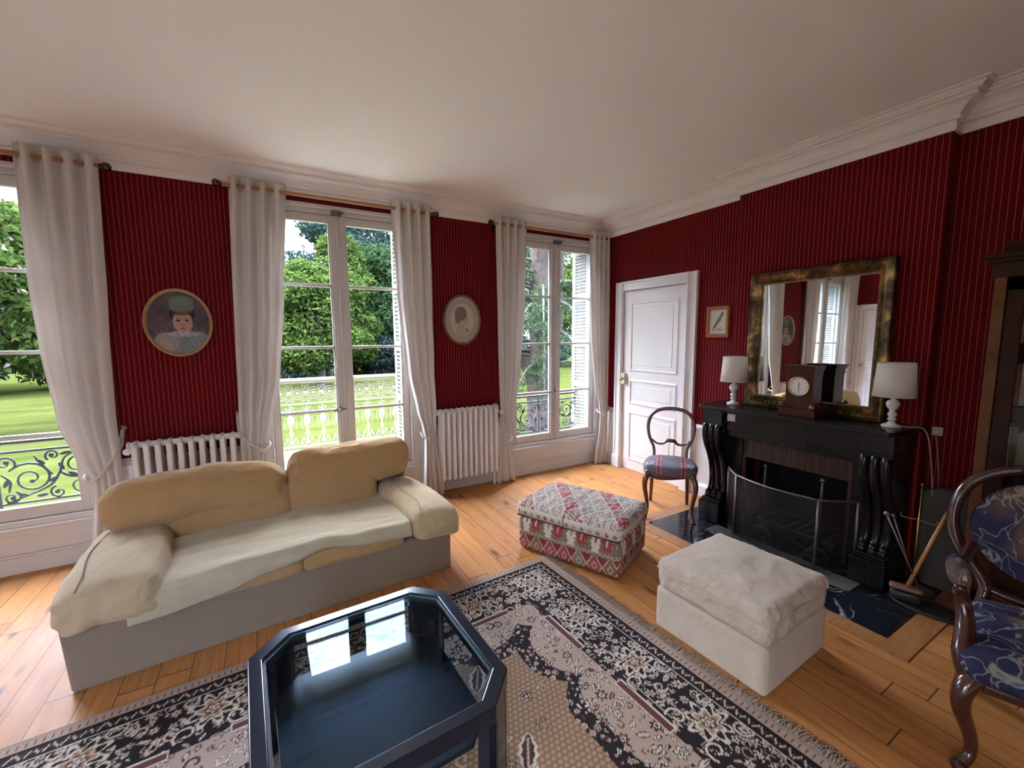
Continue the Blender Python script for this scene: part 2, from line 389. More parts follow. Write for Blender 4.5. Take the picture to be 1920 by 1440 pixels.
def cushion(hx, hy, hz, r=.06, n=14, puff=0.03, wr=.006, wf=7, seed=0, squash=None, sp=.6):
    """soft box, half sizes hx hy hz, rounded edges, puffed faces and wrinkles"""
    mb = MB(); idx = {}; vs = []; fs = []
    def key(p):
        k = tuple(round(c*1000) for c in p)
        if k not in idx: idx[k] = len(vs); vs.append(p)
        return idx[k]
    L = [-1+2*i/n for i in range(n+1)]
    for a in range(3):
        for sg in (-1, 1):
            for i in range(n):
                for j in range(n):
                    q = []
                    for (u, v) in ((L[i], L[j]), (L[i+1], L[j]), (L[i+1], L[j+1]), (L[i], L[j+1])):
                        p = [0, 0, 0]; p[a] = sg; p[(a+1) % 3] = u; p[(a+2) % 3] = v; q.append(key(tuple(p)))
                    fs.append(tuple(q if sg > 0 else q[::-1]))
    H = (hx, hy, hz); r = min(r, min(H)*.98); o = []
    for p in vs:
        # denser sampling near the edges
        P = [H[k]*math.sin(p[k]*PI/2*.999) if True else 0 for k in range(3)]
        P = [H[k]*(.45*p[k]+.55*math.sin(p[k]*PI/2)) for k in range(3)]
        C_ = [max(-(H[k]-r), min(H[k]-r, P[k])) for k in range(3)]
        d = Vector([P[k]-C_[k] for k in range(3)])
        Q = Vector(C_) + (d.normalized()*r if d.length > 1e-9 else d)
        e = [1-(Q[k]/H[k])**2 for k in range(3)]
        nrm = Vector([Q[k]/H[k] if abs(Q[k]) > H[k]-r-.001 else 0 for k in range(3)])
        pz = puff*max(0, e[0])*max(0, e[1]) if abs(Q.z) > hz-r-.001 else 0
        px = puff*sp*max(0, e[1])*max(0, e[2]) if abs(Q.x) > hx-r-.001 else 0
        py = puff*sp*max(0, e[0])*max(0, e[2]) if abs(Q.y) > hy-r-.001 else 0
        Q = Q + Vector((px*math.copysign(1, Q.x), py*math.copysign(1, Q.y), pz*math.copysign(1, Q.z)))
        if wr:
            w1 = noise.noise(Q*wf+Vector((seed*3.1, seed, 0))); w2 = abs(noise.noise(Q*wf*2.1+Vector((0, seed*5.3, 9))))
            Q = Q + (Q.normalized())*(wr*(w1-1.2*w2))
        if squash: Q = squash(Q)
        o.append(Q)
    return mb.add(o, fs)

def mkobj(name, mb, mat, parent=None, world=False, smooth=False, bevel=0, seg=2, sub=0, angle=None, mats=None, fm=None):
    me = bpy.data.meshes.new(name); me.from_pydata([tuple(p) for p in mb.v], [], mb.f); me.update()
    for m_ in (mats or [mat]): me.materials.append(m_)
    if fm is not None: me.polygons.foreach_set('material_index', fm)
    if smooth: me.polygons.foreach_set('use_smooth', [True]*len(me.polygons))
    o = bpy.data.objects.new(name, me); col.objects.link(o)
    if parent is not None:
        o.parent = parent
        if world: o.matrix_parent_inverse = Matrix.LocRotScale(parent.location, parent.rotation_euler, None).inverted()
    if bevel:
        md = o.modifiers.new('bevel', 'BEVEL'); md.width = bevel; md.segments = seg; md.limit_method = 'ANGLE'; md.angle_limit = math.radians(35)
    if sub:
        md = o.modifiers.new('sub', 'SUBSURF'); md.levels = sub; md.render_levels = sub
    return o
def tag(o, label=None, cat=None, group=None, kind=None):
    if label: o['label'] = label
    if cat: o['category'] = cat
    if group: o['group'] = group
    if kind: o['kind'] = kind
    return o
def thing(name, label, cat, loc=(0, 0, 0), rz=0, group=None):
    o = bpy.data.objects.new(name, None); col.objects.link(o); o.location = loc; o.rotation_euler = (0, 0, rz); o.empty_display_size = .1
    return tag(o, label, cat, group)
def struct(name, mb, mat, parent=None, **kw):
    o = mkobj(name, mb, mat, parent, **kw)
    if parent is None: o['kind'] = 'structure'
    return o
def kids(o): return [c for c in bpy.data.objects if c.parent == o]
def copy_tree(o, parent=None):
    c = o.copy(); col.objects.link(c); c.parent = parent
    for ch in kids(o): copy_tree(ch, c)
    return c
def paint(o, fn):
    me = o.data; n = len(me.vertices); co = np.empty(n*3); me.vertices.foreach_get('co', co); co = co.reshape(-1, 3)
    c = np.clip(fn(co), 0, 1); a = me.color_attributes.new('Col', 'FLOAT_COLOR', 'POINT')
    buf = np.ones((n, 4)); buf[:, :3] = c; a.data.foreach_set('color', buf.ravel()); return o
def bez(pts, n=8):
    """Catmull-Rom through pts"""
    P = [Vector(p) for p in pts]; P = [P[0]*2-P[1]]+P+[P[-1]*2-P[-2]]; o = []
    for i in range(1, len(P)-2):
        for k in range(n):
            t = k/n; a, b2, c, d = P[i-1], P[i], P[i+1], P[i+2]
            o.append(.5*((2*b2)+(c-a)*t+(2*a-5*b2+4*c-d)*t*t+(3*b2-a-3*c+d)*t**3))
    o.append(P[-2]); return o
def lerp_table(tb, z):
    tb = sorted(tb)
    if z <= tb[0][0]: return tb[0][1:]
    for a, b2 in zip(tb, tb[1:]):
        if z <= b2[0]:
            t = (z-a[0])/(b2[0]-a[0]); t = t*t*(3-2*t)*.5+t*.5
            return tuple(p+(q-p)*t for p, q in zip(a[1:], b2[1:]))
    return tb[-1][1:]

# ---------------------------------------------------------------- room shell
XL, XR, YB, YF, ZC = -2.62, 3.68, 4.10, -1.25, 2.98
DADO = .69
YO = 4.55                                  # outer face of the facade
OW, OZ0, OZ1 = .63, .33, 2.70               # window opening half width, bottom, top
struct('floor', MB().box(XL-.2, XR+.2, YF-.2, YO, -.12, 0), M['floor'])
struct('ceiling', MB().box(XL-.2, XR+.2, YF-.2, YO, ZC, ZC+.15), M['ceiling'])

def papered(name, mb_fn):
    """wall boxes: faces below the dado are painted, the rest papered, outer face stone"""
    mb = MB(); fm = []
    def bx(x0, x1, y0, y1, z0, z1, k):
        mb.box(x0, x1, y0, y1, z0, z1); fm.extend([k]*6)
    mb_fn(bx)
    return struct(name, mb, None, mats=[M['wallpaper'], M['paint'], M['stone']], fm=fm)
def back(bx):
    ex = [XL-.2]+[e for c in WX for e in (c-OW, c+OW)]+[XR+.25]
    for i in range(0, len(ex), 2):
        bx(ex[i], ex[i+1], YB, YB+.12, DADO, ZC, 0); bx(ex[i], ex[i+1], YB, YB+.12, 0, DADO, 1)
        bx(ex[i], ex[i+1], YB+.12, YO, -1.19, ZC+.6, 2)
    for c in WX:
        bx(c-OW, c+OW, YB, YB+.12, OZ1, ZC, 0); bx(c-OW, c+OW, YB+.12, YO, OZ1+.02, ZC+.6, 2)
        bx(c-OW, c+OW, YB+.04, YO, -1.19, OZ0, 2 if c == 99 else 1)
papered('wall_back', back)
DY0, DY1, DH = 2.835, 3.735, 2.13           # door opening in the right wall
def right(bx):
    bx(XR, XR+.25, DY1, YO, DADO, ZC, 0); bx(XR, XR+.25, DY1, YO, 0, DADO, 1)
    bx(XR, XR+.25, DY0, DY1, DH, ZC, 0)
    bx(XR, XR+.25, YF-.2, DY0, .86, ZC, 0)
    bx(XR, XR+.25, 2.06, DY0, DADO, .86, 0); bx(XR, XR+.25, 2.06, DY0, 0, DADO, 1); bx(XR, XR+.25, YF-.2, 1.20, 0, .86, 0)
papered('wall_right', right)
def breast(bx):
    bx(3.57, 3.69, .98, 2.28, .98, ZC, 0)
    bx(3.57, 3.69, .98, 1.24, 0, .98, 0); bx(3.57, 3.69, 2.02, 2.28, 0, .98, 0)
    bx(3.57, 3.69, 1.24, 2.02, .70, .98, 0)
papered('wall_chimney', breast)
LY0, LY1 = 2.95, 3.85
SW0, SW1 = -.95, -.10                      # unseen window added in the left wall for fill light
def left(bx):
    bx(XL-.2, XL, LY1, YO, DADO, ZC, 0); bx(XL-.2, XL, LY1, YO, 0, DADO, 1)
    bx(XL-.2, XL, LY0, LY1, DH, ZC, 0)
    bx(XL-.2, XL, SW1, LY0, DADO, ZC, 0); bx(XL-.2, XL, SW1, LY0, 0, DADO, 1)
    bx(XL-.2, XL, YF-.2, SW0, DADO, ZC, 0); bx(XL-.2, XL, YF-.2, SW0, 0, DADO, 1)
    bx(XL-.2, XL, SW0, SW1, 2.70, ZC, 0); bx(XL-.2, XL, SW0, SW1, 0, .35, 1)
papered('wall_left', left)
FW0, FW1 = -1.75, -.85                      # unseen window added behind the camera for fill light
def frontw(bx):
    for a, b2 in ((XL-.2, FW0), (FW1, XR+.2)): bx(a, b2, YF-.2, YF, DADO, ZC, 0); bx(a, b2, YF-.2, YF, 0, DADO, 1)
    bx(FW0, FW1, YF-.2, YF, 2.70, ZC, 0); bx(FW0, FW1, YF-.2, YF, 0, .35, 1)
papered('wall_front', frontw)
# chimney flue recess behind the hearth opening
fb = MB().box(3.95, 4.0, 1.2, 2.06, -.02, .9); fb.box(3.64, 4.0, 1.16, 1.24, -.02, .9); fb.box(3.64, 4.0, 2.02, 2.10, -.02, .9); fb.box(3.64, 4.0, 1.16, 2.10, .86, .92)
fb.box(3.50, 4.0, 1.2, 2.06, -.02, .012)
tag(mkobj('hearth_recess', fb, M['soot']), kind='structure')

def sweep(path, prof, closed=False, z0=0):
    """profile points (offset inward, z) along a plan polyline walked with the room on the right"""
    P = [Vector((x, y)) for x, y in path]; n = len(P); mb = MB(); vs = []
    for i, p in enumerate(P):
        d0 = (p-P[i-1]) if (closed or i > 0) else (P[1]-p); d1 = (P[(i+1) % n]-p) if (closed or i < n-1) else (p-P[i-1])
        d0 = d0.normalized(); d1 = d1.normalized()
        n0 = Vector((d0.y, -d0.x)); n1 = Vector((d1.y, -d1.x)); m = (n0+n1); m = m/ max(1e-6, m.dot(n0)) if m.length > 1e-6 else n0
        for (o_, z) in prof: q = p+m*o_; vs.append((q.x, q.y, z+z0))
    k = len(prof); fs = []
    for i in range(n if closed else n-1):
        j = (i+1) % n
        for a in range(k-1): fs.append((i*k+a, j*k+a, j*k+a+1, i*k+a+1))
    if not closed:
        fs.append(tuple(range(k))); fs.append(tuple((n-1)*k+a for a in range(k-1, -1, -1)))
    return mb.add(vs, fs)
corn = [(0, -.19), (.014, -.19), (.016, -.142), (.008, -.140), (.008, -.134), (.030, -.130), (.032, -.118), (.024, -.115), (.026, -.109), (.040, -.100), (.054, -.082), (.075, -.066), (.098, -.058),
        (.114, -.056), (.116, -.046), (.106, -.044), (.108, -.038), (.132, -.036), (.134, -.028), (.146, -.022), (.154, -.012), (.150, -.009), (.170, -.008), (.172, 0), (0, .0)]
path = [(XL, YF), (XL, YB), (XR, YB), (XR, 2.28), (3.57, 2.28), (3.57, .98), (XR, .98), (XR, YF)]
struct('trim_1', sweep(path, corn, True, ZC), M['plaster'])
base = [(0, .0), (.022, 0), (.022, .105), (.016, .118), (.012, .128), (0, .132)]
rail = [(0, -.03), (.010, -.028), (.012, -.012), (.022, -.006), (.024, .010), (.014, .018), (.010, .028), (0, .03)]
def bb(name, segs):
    mb = MB()
    for sg in segs:
        mb.add(*(lambda q: (q.v, q.f))(sweep(sg, base)))
        mb.add(*(lambda q: (q.v, q.f))(sweep(sg, rail, z0=DADO)))
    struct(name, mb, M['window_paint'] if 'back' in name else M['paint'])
bw = OW+.06
bb('baseboard_back', [[(XL, YB), (WX[0]-bw, YB)], [(WX[0]+bw, YB), (WX[1]-bw, YB)], [(WX[1]+bw, YB), (WX[2]-bw, YB)], [(WX[2]+bw, YB), (XR, YB), (XR, DY1+.12)]])
bb('baseboard_right', [[(XR, DY0-.12), (XR, 2.285)]])
bb('baseboard_left', [[(XL, YF), (XL, LY0-.12)], [(XL, LY1+.12), (XL, YB)]])
bb('baseboard_front', [[(XR, -.70), (XR, YF), (XL, YF)]])

# ---------------------------------------------------------------- doors
def panel_rings(mb, a0, a1, z0, z1, place, mat_steps=((0, 0), (.012, .010), (.026, .010), (.036, -.004), (.07, -.004), (.078, .004))):
    """raised moulding rings around a rectangle; place(a, z, out) -> point"""
    rings = [[(a0+i, z0+i), (a1-i, z0+i), (a1-i, z1-i), (a0+i, z1-i)] for i, _ in mat_steps]
    vs = []; fs = []
    for rg, (_, o_) in zip(rings, mat_steps):
        for (a, z) in rg: vs.append(place(a, z, o_))
    for i in range(len(rings)-1):
        for k in range(4): fs.append((i*4+k, i*4+(k+1) % 4, (i+1)*4+(k+1) % 4, (i+1)*4+k))
    L = len(rings)-1; fs.append((L*4, L*4+1, L*4+2, L*4+3))
    mb.add(vs, fs)
def door(name, xw, sgn, y0, y1, latch_y, hinge_y):
    """sgn = direction from the wall plane into the room along x"""
    root = struct(name, MB().box(*sorted((xw-sgn*.045, xw-sgn*.002)), y0+.004, y1-.004, .008, DH-.004), M['paint'], bevel=.002)
    pm = MB(); pl = lambda a, z, o_: (xw-sgn*.002+sgn*o_, a, z)
    for z0, z1 in ((.12, .72), (.80, 1.10), (1.19, 2.00)): panel_rings(pm, y0+.11, y1-.11, z0, z1, pl)
    struct('moulding', pm, M['paint'], root)
    cm = MB()
    prof = [(.0, 0), (0, .045), (.012, .045), (.016, .032), (.040, .028), (.050, .022), (.075, .020), (.085, .034), (.105, .034), (.105, 0)]
    # casing: outward from opening edge
    for (yy, d) in ((y0, -1), (y1, 1)):
        pts = [(xw+sgn*h, yy+d*a) for a, h in prof]
        cm.prism(pts, 0, DH+.105, 'z')
    pts = [(xw+sgn*h, DH+a) for a, h in prof]
    vs = []
    for yy in (y0, y1): vs += [(x, yy, z) for x, z in pts]
    n = len(pts); cm.add(vs, [(i, (i+1) % n, n+(i+1) % n, n+i) for i in range(n)])
    for yy, d in ((y0-.105, 1), (y1+.105, -1)): cm.box(*sorted((xw, xw+sgn*.05)), *sorted((yy-d*.004, yy+d*.109)), 0, .15)
    struct('casing', cm, M['paint'], root)
    hm = MB(); ly = latch_y; t = 1 if hinge_y > latch_y else -1
    hm.box(*sorted((xw, xw+sgn*.035)), ly-.035, ly+.05, 1.035, 1.165)
    lk = struct('lock_case', hm, M['brass'] if False else simple('ivory_lock', (.62, .57, .44), .35, .0, .1), root, bevel=.004)
    kb = MB().lathe([(.0, 0), (.012, 0), (.010, .02), (.022, .03), (.026, .042), (.018, .055), (.0, .058)], n=16, axis='x')
    kb.xf(Matrix.Translation((xw+sgn*.035, ly+.02*t, 1.10)) @ Matrix.Scale(sgn, 4, (1, 0, 0)))
    tag(struct('door_knob', kb, M['brass'], root, smooth=True), 'brass door knob')
    for z in (.35, 1.15, 1.9):
        hg = MB().tube([(xw+sgn*.012, hinge_y, z-.05), (xw+sgn*.012, hinge_y, z+.05)], .009, 8); hg.sphere((xw+sgn*.012, hinge_y, z+.056), .010, n=8, m=6)
        struct('hinge', hg, M['paint'], root, smooth=True)
    return root
door('door_1', XR, -1, DY0, DY1, DY1-.03, DY0+.004)
door('door_2', XL, 1, LY0, LY1, LY1-.03, LY0+.004)

# ---------------------------------------------------------------- windows
def window(k, cx):
    W_ = lambda name, mb, mat, par=None, **kw: struct(name, mb, mat, par, **kw)
    f = MB()   # fixed frame, casing, apron
    for s in (-1, 1):
        f.box(*sorted((cx+s*.60, cx+s*.68)), YB-.02, YB+.13, 0.0, 2.73); f.box(*sorted((cx+s*.665, cx+s*.69)), YB-.032, YB, 0, 2.745)
    f.box(cx-.60, cx+.60, YB-.005, YB+.13, 2.675, 2.73); f.box(cx-.69, cx+.69, YB-.03, YB, 2.715, 2.745)
    f.box(cx-.60, cx+.60, YB-.015, YB+.13, .325, .365); f.box(cx-.62, cx+.62, YB-.035, YB, .300, .322); f.box(cx-.61, cx+.61, YB-.022, YB, .265, .302)
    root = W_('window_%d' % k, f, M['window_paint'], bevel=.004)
    a = MB().box(cx-.62, cx+.62, YB-.012, YB+.12, .0, .33); a.box(cx-.62, cx+.62, YB-.03, YB, 0, .115)
    a.tube([(cx-.62, YB-.025, .125), (cx+.62, YB-.025, .125)], .012, 8)
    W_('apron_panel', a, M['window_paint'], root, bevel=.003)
    for s in (-1, 1):
        m = MB(); xi, xo = cx+s*.018, cx+s*.598; y0, y1 = YB+.015, YB+.055
        m.box(*sorted((xi, cx+s*.066)), y0-.012, y1, .368, 2.672); m.box(*sorted((cx+s*.542, xo)), y0, y1, .368, 2.672)
        a_, b2 = sorted((cx+s*.066, cx+s*.542))
        m.box(a_, b2, y0, y1, 2.602, 2.672); m.box(a_, b2, y0, y1, .368, .452)
        zs = [.452, .945, 1.52, 2.066, 2.602]
        for z in zs[1:-1]: m.box(a_, b2, y0+.006, y1-.004, z-.013, z+.013)
        for (xa, xb) in ((a_, a_+.012), (b2-.012, b2)): m.box(xa, xb, y0+.006, y1-.006, .452, 2.602)
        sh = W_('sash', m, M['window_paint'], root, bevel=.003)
        for z0, z1 in zip(zs, zs[1:]):
            W_('pane', MB().box(a_+.008, b2-.008, y1-.018, y1-.015, z0+.008, z1-.008), M['pane'], sh)
        if s > 0:
            pass
    c = MB().box(cx-.018, cx+.018, YB-.006, YB+.035, .37, 2.66); 
    c.tube([(cx-.006, YB-.018, .40), (cx-.006, YB-.018, 2.70)], .008, 8)
    for z in (.55, 1.05, 1.5, 2.1, 2.55): c.box(cx-.022, cx+.010, YB-.026, YB-.005, z-.012, z+.012)
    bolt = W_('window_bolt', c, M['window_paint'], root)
    hd = MB()
    hd.tube([(cx-.006, YB-.025, .955), (cx-.035, YB-.045, .958), (cx-.065, YB-.048, .965)], .008, 8)
    hd.tube([(cx-.065+.022*math.cos(t), YB-.048, .962+.022*math.sin(t)) for t in [2*PI*i/14 for i in range(14)]], .005, 6, closed=True)
    hd.sphere((cx-.108, YB-.048, .955), .014, n=10, m=7); hd.tube([(cx-.087, YB-.048, .960), (cx-.108, YB-.048, .955)], .006, 6)
    tag(W_('bolt_handle', hd, M['steel'], bolt, smooth=True), 'openwork metal handle')
    cl = MB().box(cx-.05, cx+.03, YB-.04, YB-.006, 2.665, 2.70); cl.tube([(cx+.02, YB-.05, 2.675), (cx+.045, YB-.05, 2.69)], .012, 8)
    W_('latch', cl, M['steel'], root)
    for s in (-1, 1):
        for z in (.62, 1.55, 2.4):
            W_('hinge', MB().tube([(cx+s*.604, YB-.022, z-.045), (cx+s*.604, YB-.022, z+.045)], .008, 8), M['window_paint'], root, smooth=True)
for k, cx in enumerate(WX): window(k+1, cx)
def fill_window(k, a0, a1, place):  # windows added out of view to let extra daylight into the room
    m = MB()
    for q0, q1 in ((a0, a0+.07), (a1-.07, a1), ((a0+a1)/2-.04, (a0+a1)/2+.04)): m.box(q0, q1, .04, .12, .35, 2.70)
    m.box(a0, a1, .04, .12, .35, .44); m.box(a0, a1, .04, .12, 2.63, 2.70)
    for z in (.98, 1.53, 2.08): m.box(a0, a1, .06, .09, z-.013, z+.013)
    m.warp(place); r4 = struct('window_%d' % k, m, M['paint'], bevel=.003)
    for q0, q1 in ((a0+.05, (a0+a1)/2-.02), ((a0+a1)/2+.02, a1-.05)): p = MB().box(q0, q1, .073, .076, .42, 2.65); p.warp(place); struct('pane', p, M['pane'], r4)
fill_window(4, SW0, SW1, lambda a, d, z: (XL-d, a, z))
fill_window(5, FW0, FW1, lambda a, d, z: (a, YF-d, z))

# ---------------------------------------------------------------- curtain rods and curtains
def rod(cx, x0, x1, label):
    t = thing('curtain_rod', label, 'curtain rod', (cx, 3.98, 2.77), group='curtain rods over the windows')
    y = 3.985; z = 2.775
    mkobj('pole', MB().tube([(x0, y, z), (x1, y, z)], .014, 12), M['pine_rod'], t, True, smooth=True)
    for x, s in ((x0, -1), (x1, 1)):
        p = MB().lathe([(0, 0), (.016, 0), (.018, .012), (.026, .03), (.028, .045), (.018, .06), (0, .066)], n=16, axis='x'); p.xf(Matrix.Translation((x, y, z)) @ Matrix.Scale(s, 4, (1, 0, 0)))
        mkobj('finial', p, M['dark_walnut'], t, True, smooth=True)
        br = MB().tube([(x-s*.05, y, z-.016), (x-s*.05, y+.02, z-.03), (x-s*.05, YB+.005, z-.03)], .009, 8); br.box(x-s*.05-.02, x-s*.05+.02, YB-.012, YB+.002, z-.07, z+.01)
        mkobj('bracket', br, M['dark_walnut'], t, True)
rod(WX[0], -2.60, -.93, 'curtain rod above the leftmost window')
rod(WX[1], -.24, 1.42, 'curtain rod above the middle window')
rod(WX[2], 2.08, 3.60, 'curtain rod above the right window beside the door')

def curtain(label, side, tb, tie, nf=4, seed=0, knob=None, taily=0.0):
    """tb: rows (z, x_inner, x_outer); side +1 when the outer edge is at larger x. tie = (z at hook, z at knot)"""
    xo = tb[0][2]
    t = thing('curtain', label, 'curtain', (xo, 3.98, 0), group='cream linen curtains')
    NU, NV = 150, 90; zt, zb = 2.845, .008
    mb = MB(); ph = seed*1.7
    def fn(u, v):
        z = zt+(zb-zt)*v
        xi, xe = lerp_table(tb, z); wd = abs(xe-xi)
        top = max(0, min(1, (z-1.9)/.9)); g = math.exp(-((z-tie[1])/.28)**2)
        amp = .036*(.70+.38*top)*(1-.35*g)
        fu = u+.10*(1-top)*math.sin(2*PI*u+ph)/nf
        x = xi+(xe-xi)*(u+.012*math.sin(u*23+ph)*(1-top))
        y = 3.985-.012*(1-top)+amp*math.sin(2*PI*nf*fu+.6)*(1+.3*math.sin(ph+u*5)*(1-top))
        y += .006*noise.noise(Vector((u*7, z*3, seed*4.0)))
        d = z-tie[1]
        if d < 0: y += .010*math.sin(u*17+ph)*min(1, -d*3)
        # cloth swags down towards the tie on the inner side
        sw = max(0, 1-abs(d)/.5)*(1-u)
        y -= .02*sw
        return (x, min(y, YB-.045), z+(.012*math.sin(2*PI*nf*fu) if v == 0 else 0))
    mb.grid(fn, NU, NV)
    o = mkobj('cloth', mb, M['linen'], t, True, smooth=True)
    md = o.modifiers.new('solid', 'SOLIDIFY'); md.thickness = .003
    # rope: a loop round the gathered cloth up to a hook on the wall at the outer side
    xi, xe = lerp_table(tb, tie[1]); hx = lerp_table(tb, tie[0])[1]+side*.015; xk = (xi*.75+xe*.25)
    zk = tie[1]
    pts = [(hx, YB-.03, tie[0]), (xe+side*.004, 3.99, tie[0]-.10), (xe-side*.02, 3.935, (tie[0]+zk)/2-.03), (xk, 3.915, zk-.015), (xi-side*.014, 3.95, zk+.01),
           (xi-side*.004, 4.02, zk+.03), (xk, 4.05, zk+.04), (xe-side*.01, 4.05, (tie[0]+zk)/2), (hx, YB-.035, tie[0]-.02)]
    cp = bez(pts, 10); rp = MB()
    for q in range(2):
        hel = []
        for i, p in enumerate(cp):
            a = i*.9+q*PI; hel.append(p+Vector((math.cos(a)*.0045, math.sin(a)*.0045*.6, math.sin(a)*.0045)))
        rp.tube(hel, .0062, 7)
    rope = mkobj('tieback', rp, M['rope'], t, True, smooth=True)
    hk = MB().tube(bez([(hx, YB-.002, tie[0]-.01), (hx, YB-.04, tie[0]-.01), (hx, YB-.055, tie[0]+.02)], 5), .005, 8); hk.lathe([(0, 0), (.016, 0), (.016, -.006), (0, -.008)], (hx, YB, tie[0]-.01), 14, 'y')
    mkobj('hook', hk, M['brass'], t, True, smooth=True)
    return t
c1 = [(2.85, -1.34, -.94), (2.03, -1.34, -.96), (1.54, -1.325, -.98), (1.04, -1.285, -.99), (.76, -1.21, -.985), (.62, -1.155, -.99), (.5, -1.15, -1.0), (.0, -1.20, -1.02)]
mir = lambda tb, c: [(z, 2*c-a, 2*c-b2) for z, a, b2 in tb]
curtain('cream curtain on the left side of the leftmost window, at the frame edge', -1, mir(c1, WX[0]), (.95, .66), seed=1)
curtain('wide cream curtain at the far left, between the garden window and the baby portrait', 1, c1, (.96, .64), seed=2)
curtain('cream curtain left of the middle window, between baby portrait and sofa-back window', -1,
        [(2.85, .19, -.20), (1.92, .12, -.225), (1.33, .06, -.24), (.9, -.03, -.25), (.72, -.065, -.255), (.6, -.07, -.255), (0, -.03, -.27)], (1.0, .72), seed=3)
curtain('cream curtain right of the middle window, beside the tall radiator', 1,
        [(2.85, 1.03, 1.40), (2.0, 1.06, 1.40), (1.26, 1.12, 1.40), (.9, 1.19, 1.41), (.72, 1.245, 1.40), (.6, 1.265, 1.39), (.3, 1.255, 1.42), (.0, 1.24, 1.45)], (.80, .63), seed=4)
curtain('cream curtain between the tall radiator and the right-hand window', -1,
        [(2.85, 2.49, 2.11), (2.0, 2.47, 2.12), (1.2, 2.40, 2.13), (.85, 2.33, 2.14), (.62, 2.27, 2.14), (.45, 2.235, 2.13), (.2, 2.29, 2.10), (0, 2.33, 2.08)], (.88, .50), seed=5)
curtain('cream curtain in the corner next to the white door', 1,
        [(2.85, 3.37, 3.655), (1.8, 3.38, 3.655), (1.02, 3.45, 3.655), (.78, 3.52, 3.655), (.62, 3.54, 3.655), (.45, 3.53, 3.655), (0, 3.46, 3.655)], (.80, .64), seed=6)
# plastic cord discs on the wall beside two curtains
for hx, hz, lb, rr in ((-.935, .80, 'round white plate on the wall by the curtain beside the low radiator', .024), (2.125, .80, 'round white plate on the wall by the curtain beside the tall radiator', .020)):
    p = MB().lathe([(0, -.030), (rr*.5, -.030), (rr*.6, -.024), (rr, -.022), (rr, 0.0), (0, 0.0)], (hx, 3.95, hz), 20, 'y')
    p.lathe([(0, 0), (.010, 0), (.010, .15), (0, .15)], (hx, 3.95, hz), 12, 'y')
    tag(mkobj('radiator_valve', p, M['switch'] if rr < 0 else M['radiator'], smooth=False), lb, 'valve')

# ---------------------------------------------------------------- radiators
def radiator(label, x0, x1, z0, z1, ncol):
    t = thing('radiator', label, 'radiator', ((x0+x1)/2, 4.0, 0), group='cast iron radiators under the portraits')
    pitch = (x1-x0)/ncol; first = None
    for i in range(ncol):
        cx = x0+pitch*(i+.5)
        m = MB()
        for y in (3.945, 4.0, 4.055):
            i = len(m.v); hw_ = pitch*.27; m.prism([(cx+a*hw_, y+b2*.020) for a, b2 in ((-1, -.5), (-.6, -1), (.6, -1), (1, -.5), (1, .5), (.6, 1), (-.6, 1), (-1, .5))], z0+.025, z1-.035, 'z')
        for zc in (z0+.03, z1-.035):
            m.sphere((cx, 4.0, zc), pitch*.29, .077, .032, 14, 10)
            m.tube([(cx-pitch*.5, 4.0, zc), (cx+pitch*.5, 4.0, zc)], .024, 12)
        mkobj('radiator_column', m, M['radiator'], t, True, bevel=.002)
    for x, s in ((x0, -1), (x1, 1)):
        for zc in (z0+.03, z1-.035):
            e = MB().lathe([(0, 0), (.02, 0), (.03, .004), (.03, .014), (.018, .02), (.0, .02)], n=12, axis='x'); e.xf(Matrix.Translation((x, 4.0, zc)) @ Matrix.Scale(s, 4, (1, 0, 0)))
            mkobj('end_cap', e, M['radiator'], t, True)
    for x in (x0+pitch*.5, x1-pitch*.5): mkobj('foot', MB().tube([(x, 4.0, 0.0), (x, 4.0, z0+.02)], .014, 8), M['radiator'], t, True)
    mkobj('pipe', MB().tube([(x1+.03, 4.03, 0), (x1+.03, 4.03, z0+.03), (x1, 4.01, z0+.03)], .010, 8), M['radiator'], t, True)
radiator('low white cast iron radiator behind the sofa under the baby portrait', -.93, -.27, .14, .865, 10)
radiator('tall white cast iron radiator between two curtains under the small oval portrait', 1.43, 2.09, .135, .885, 11)

# ---------------------------------------------------------------- pictures
def oval_frame(label, x, z, rx, rz, fw, depth, fmat, paintfn, cat='picture'):
    t = thing('oval_picture', label, cat, (x, YB, z))
    n = 72; prof = [(0, .0), (0, -depth*.6), (fw*.15, -depth), (fw*.45, -depth*.9), (fw*.6, -depth*.6), (fw*.8, -depth*.7), (fw, -depth*.35), (fw, 0)]
    vs = []; fs = []
    for i in range(n):
        a = 2*PI*i/n
        for (o_, d) in prof: vs.append((x+(rx-o_)*math.cos(a), YB+d, z+(rz-o_)*math.sin(a)))
    k = len(prof)
    for i in range(n):
        for j in range(k): fs.append((i*k+j, i*k+(j+1) % k, ((i+1) % n)*k+(j+1) % k, ((i+1) % n)*k+j))
    mkobj('frame', MB().add(vs, fs), fmat, t, True, smooth=True)
    R_ = 90
    def fn(u, v):
        a = 2*PI*u; return (x+(rx-fw*.8)*v*math.cos(a), YB-depth*.35, z+(rz-fw*.8)*v*math.sin(a))
    o = mkobj('portrait', MB().grid(fn, 220, R_), M['print'], t, True)
    paint(o, lambda c: paintfn((c[:, 0]-x)/(rx-fw*.8), (c[:, 2]-z)/(rz-fw*.8)))
def blend(c, mask, colr): return c*(1-mask[:, None])+np.array(colr)*mask[:, None]
def ell(u, v, cx, cy, rx, ry, soft=.12): 
    d = np.sqrt(((u-cx)/rx)**2+((v-cy)/ry)**2); return np.clip((1-d)/soft+.5, 0, 1)
def vnoise(u, v, f, s=0): return (np.sin(u*f*1.3+v*f*.7+s)+np.sin(v*f*1.9-u*f*.6+s*2.1)+np.sin((u+v)*f*2.3+s*.7)+np.sin((u-v)*f*3.1+1.3*s))/4
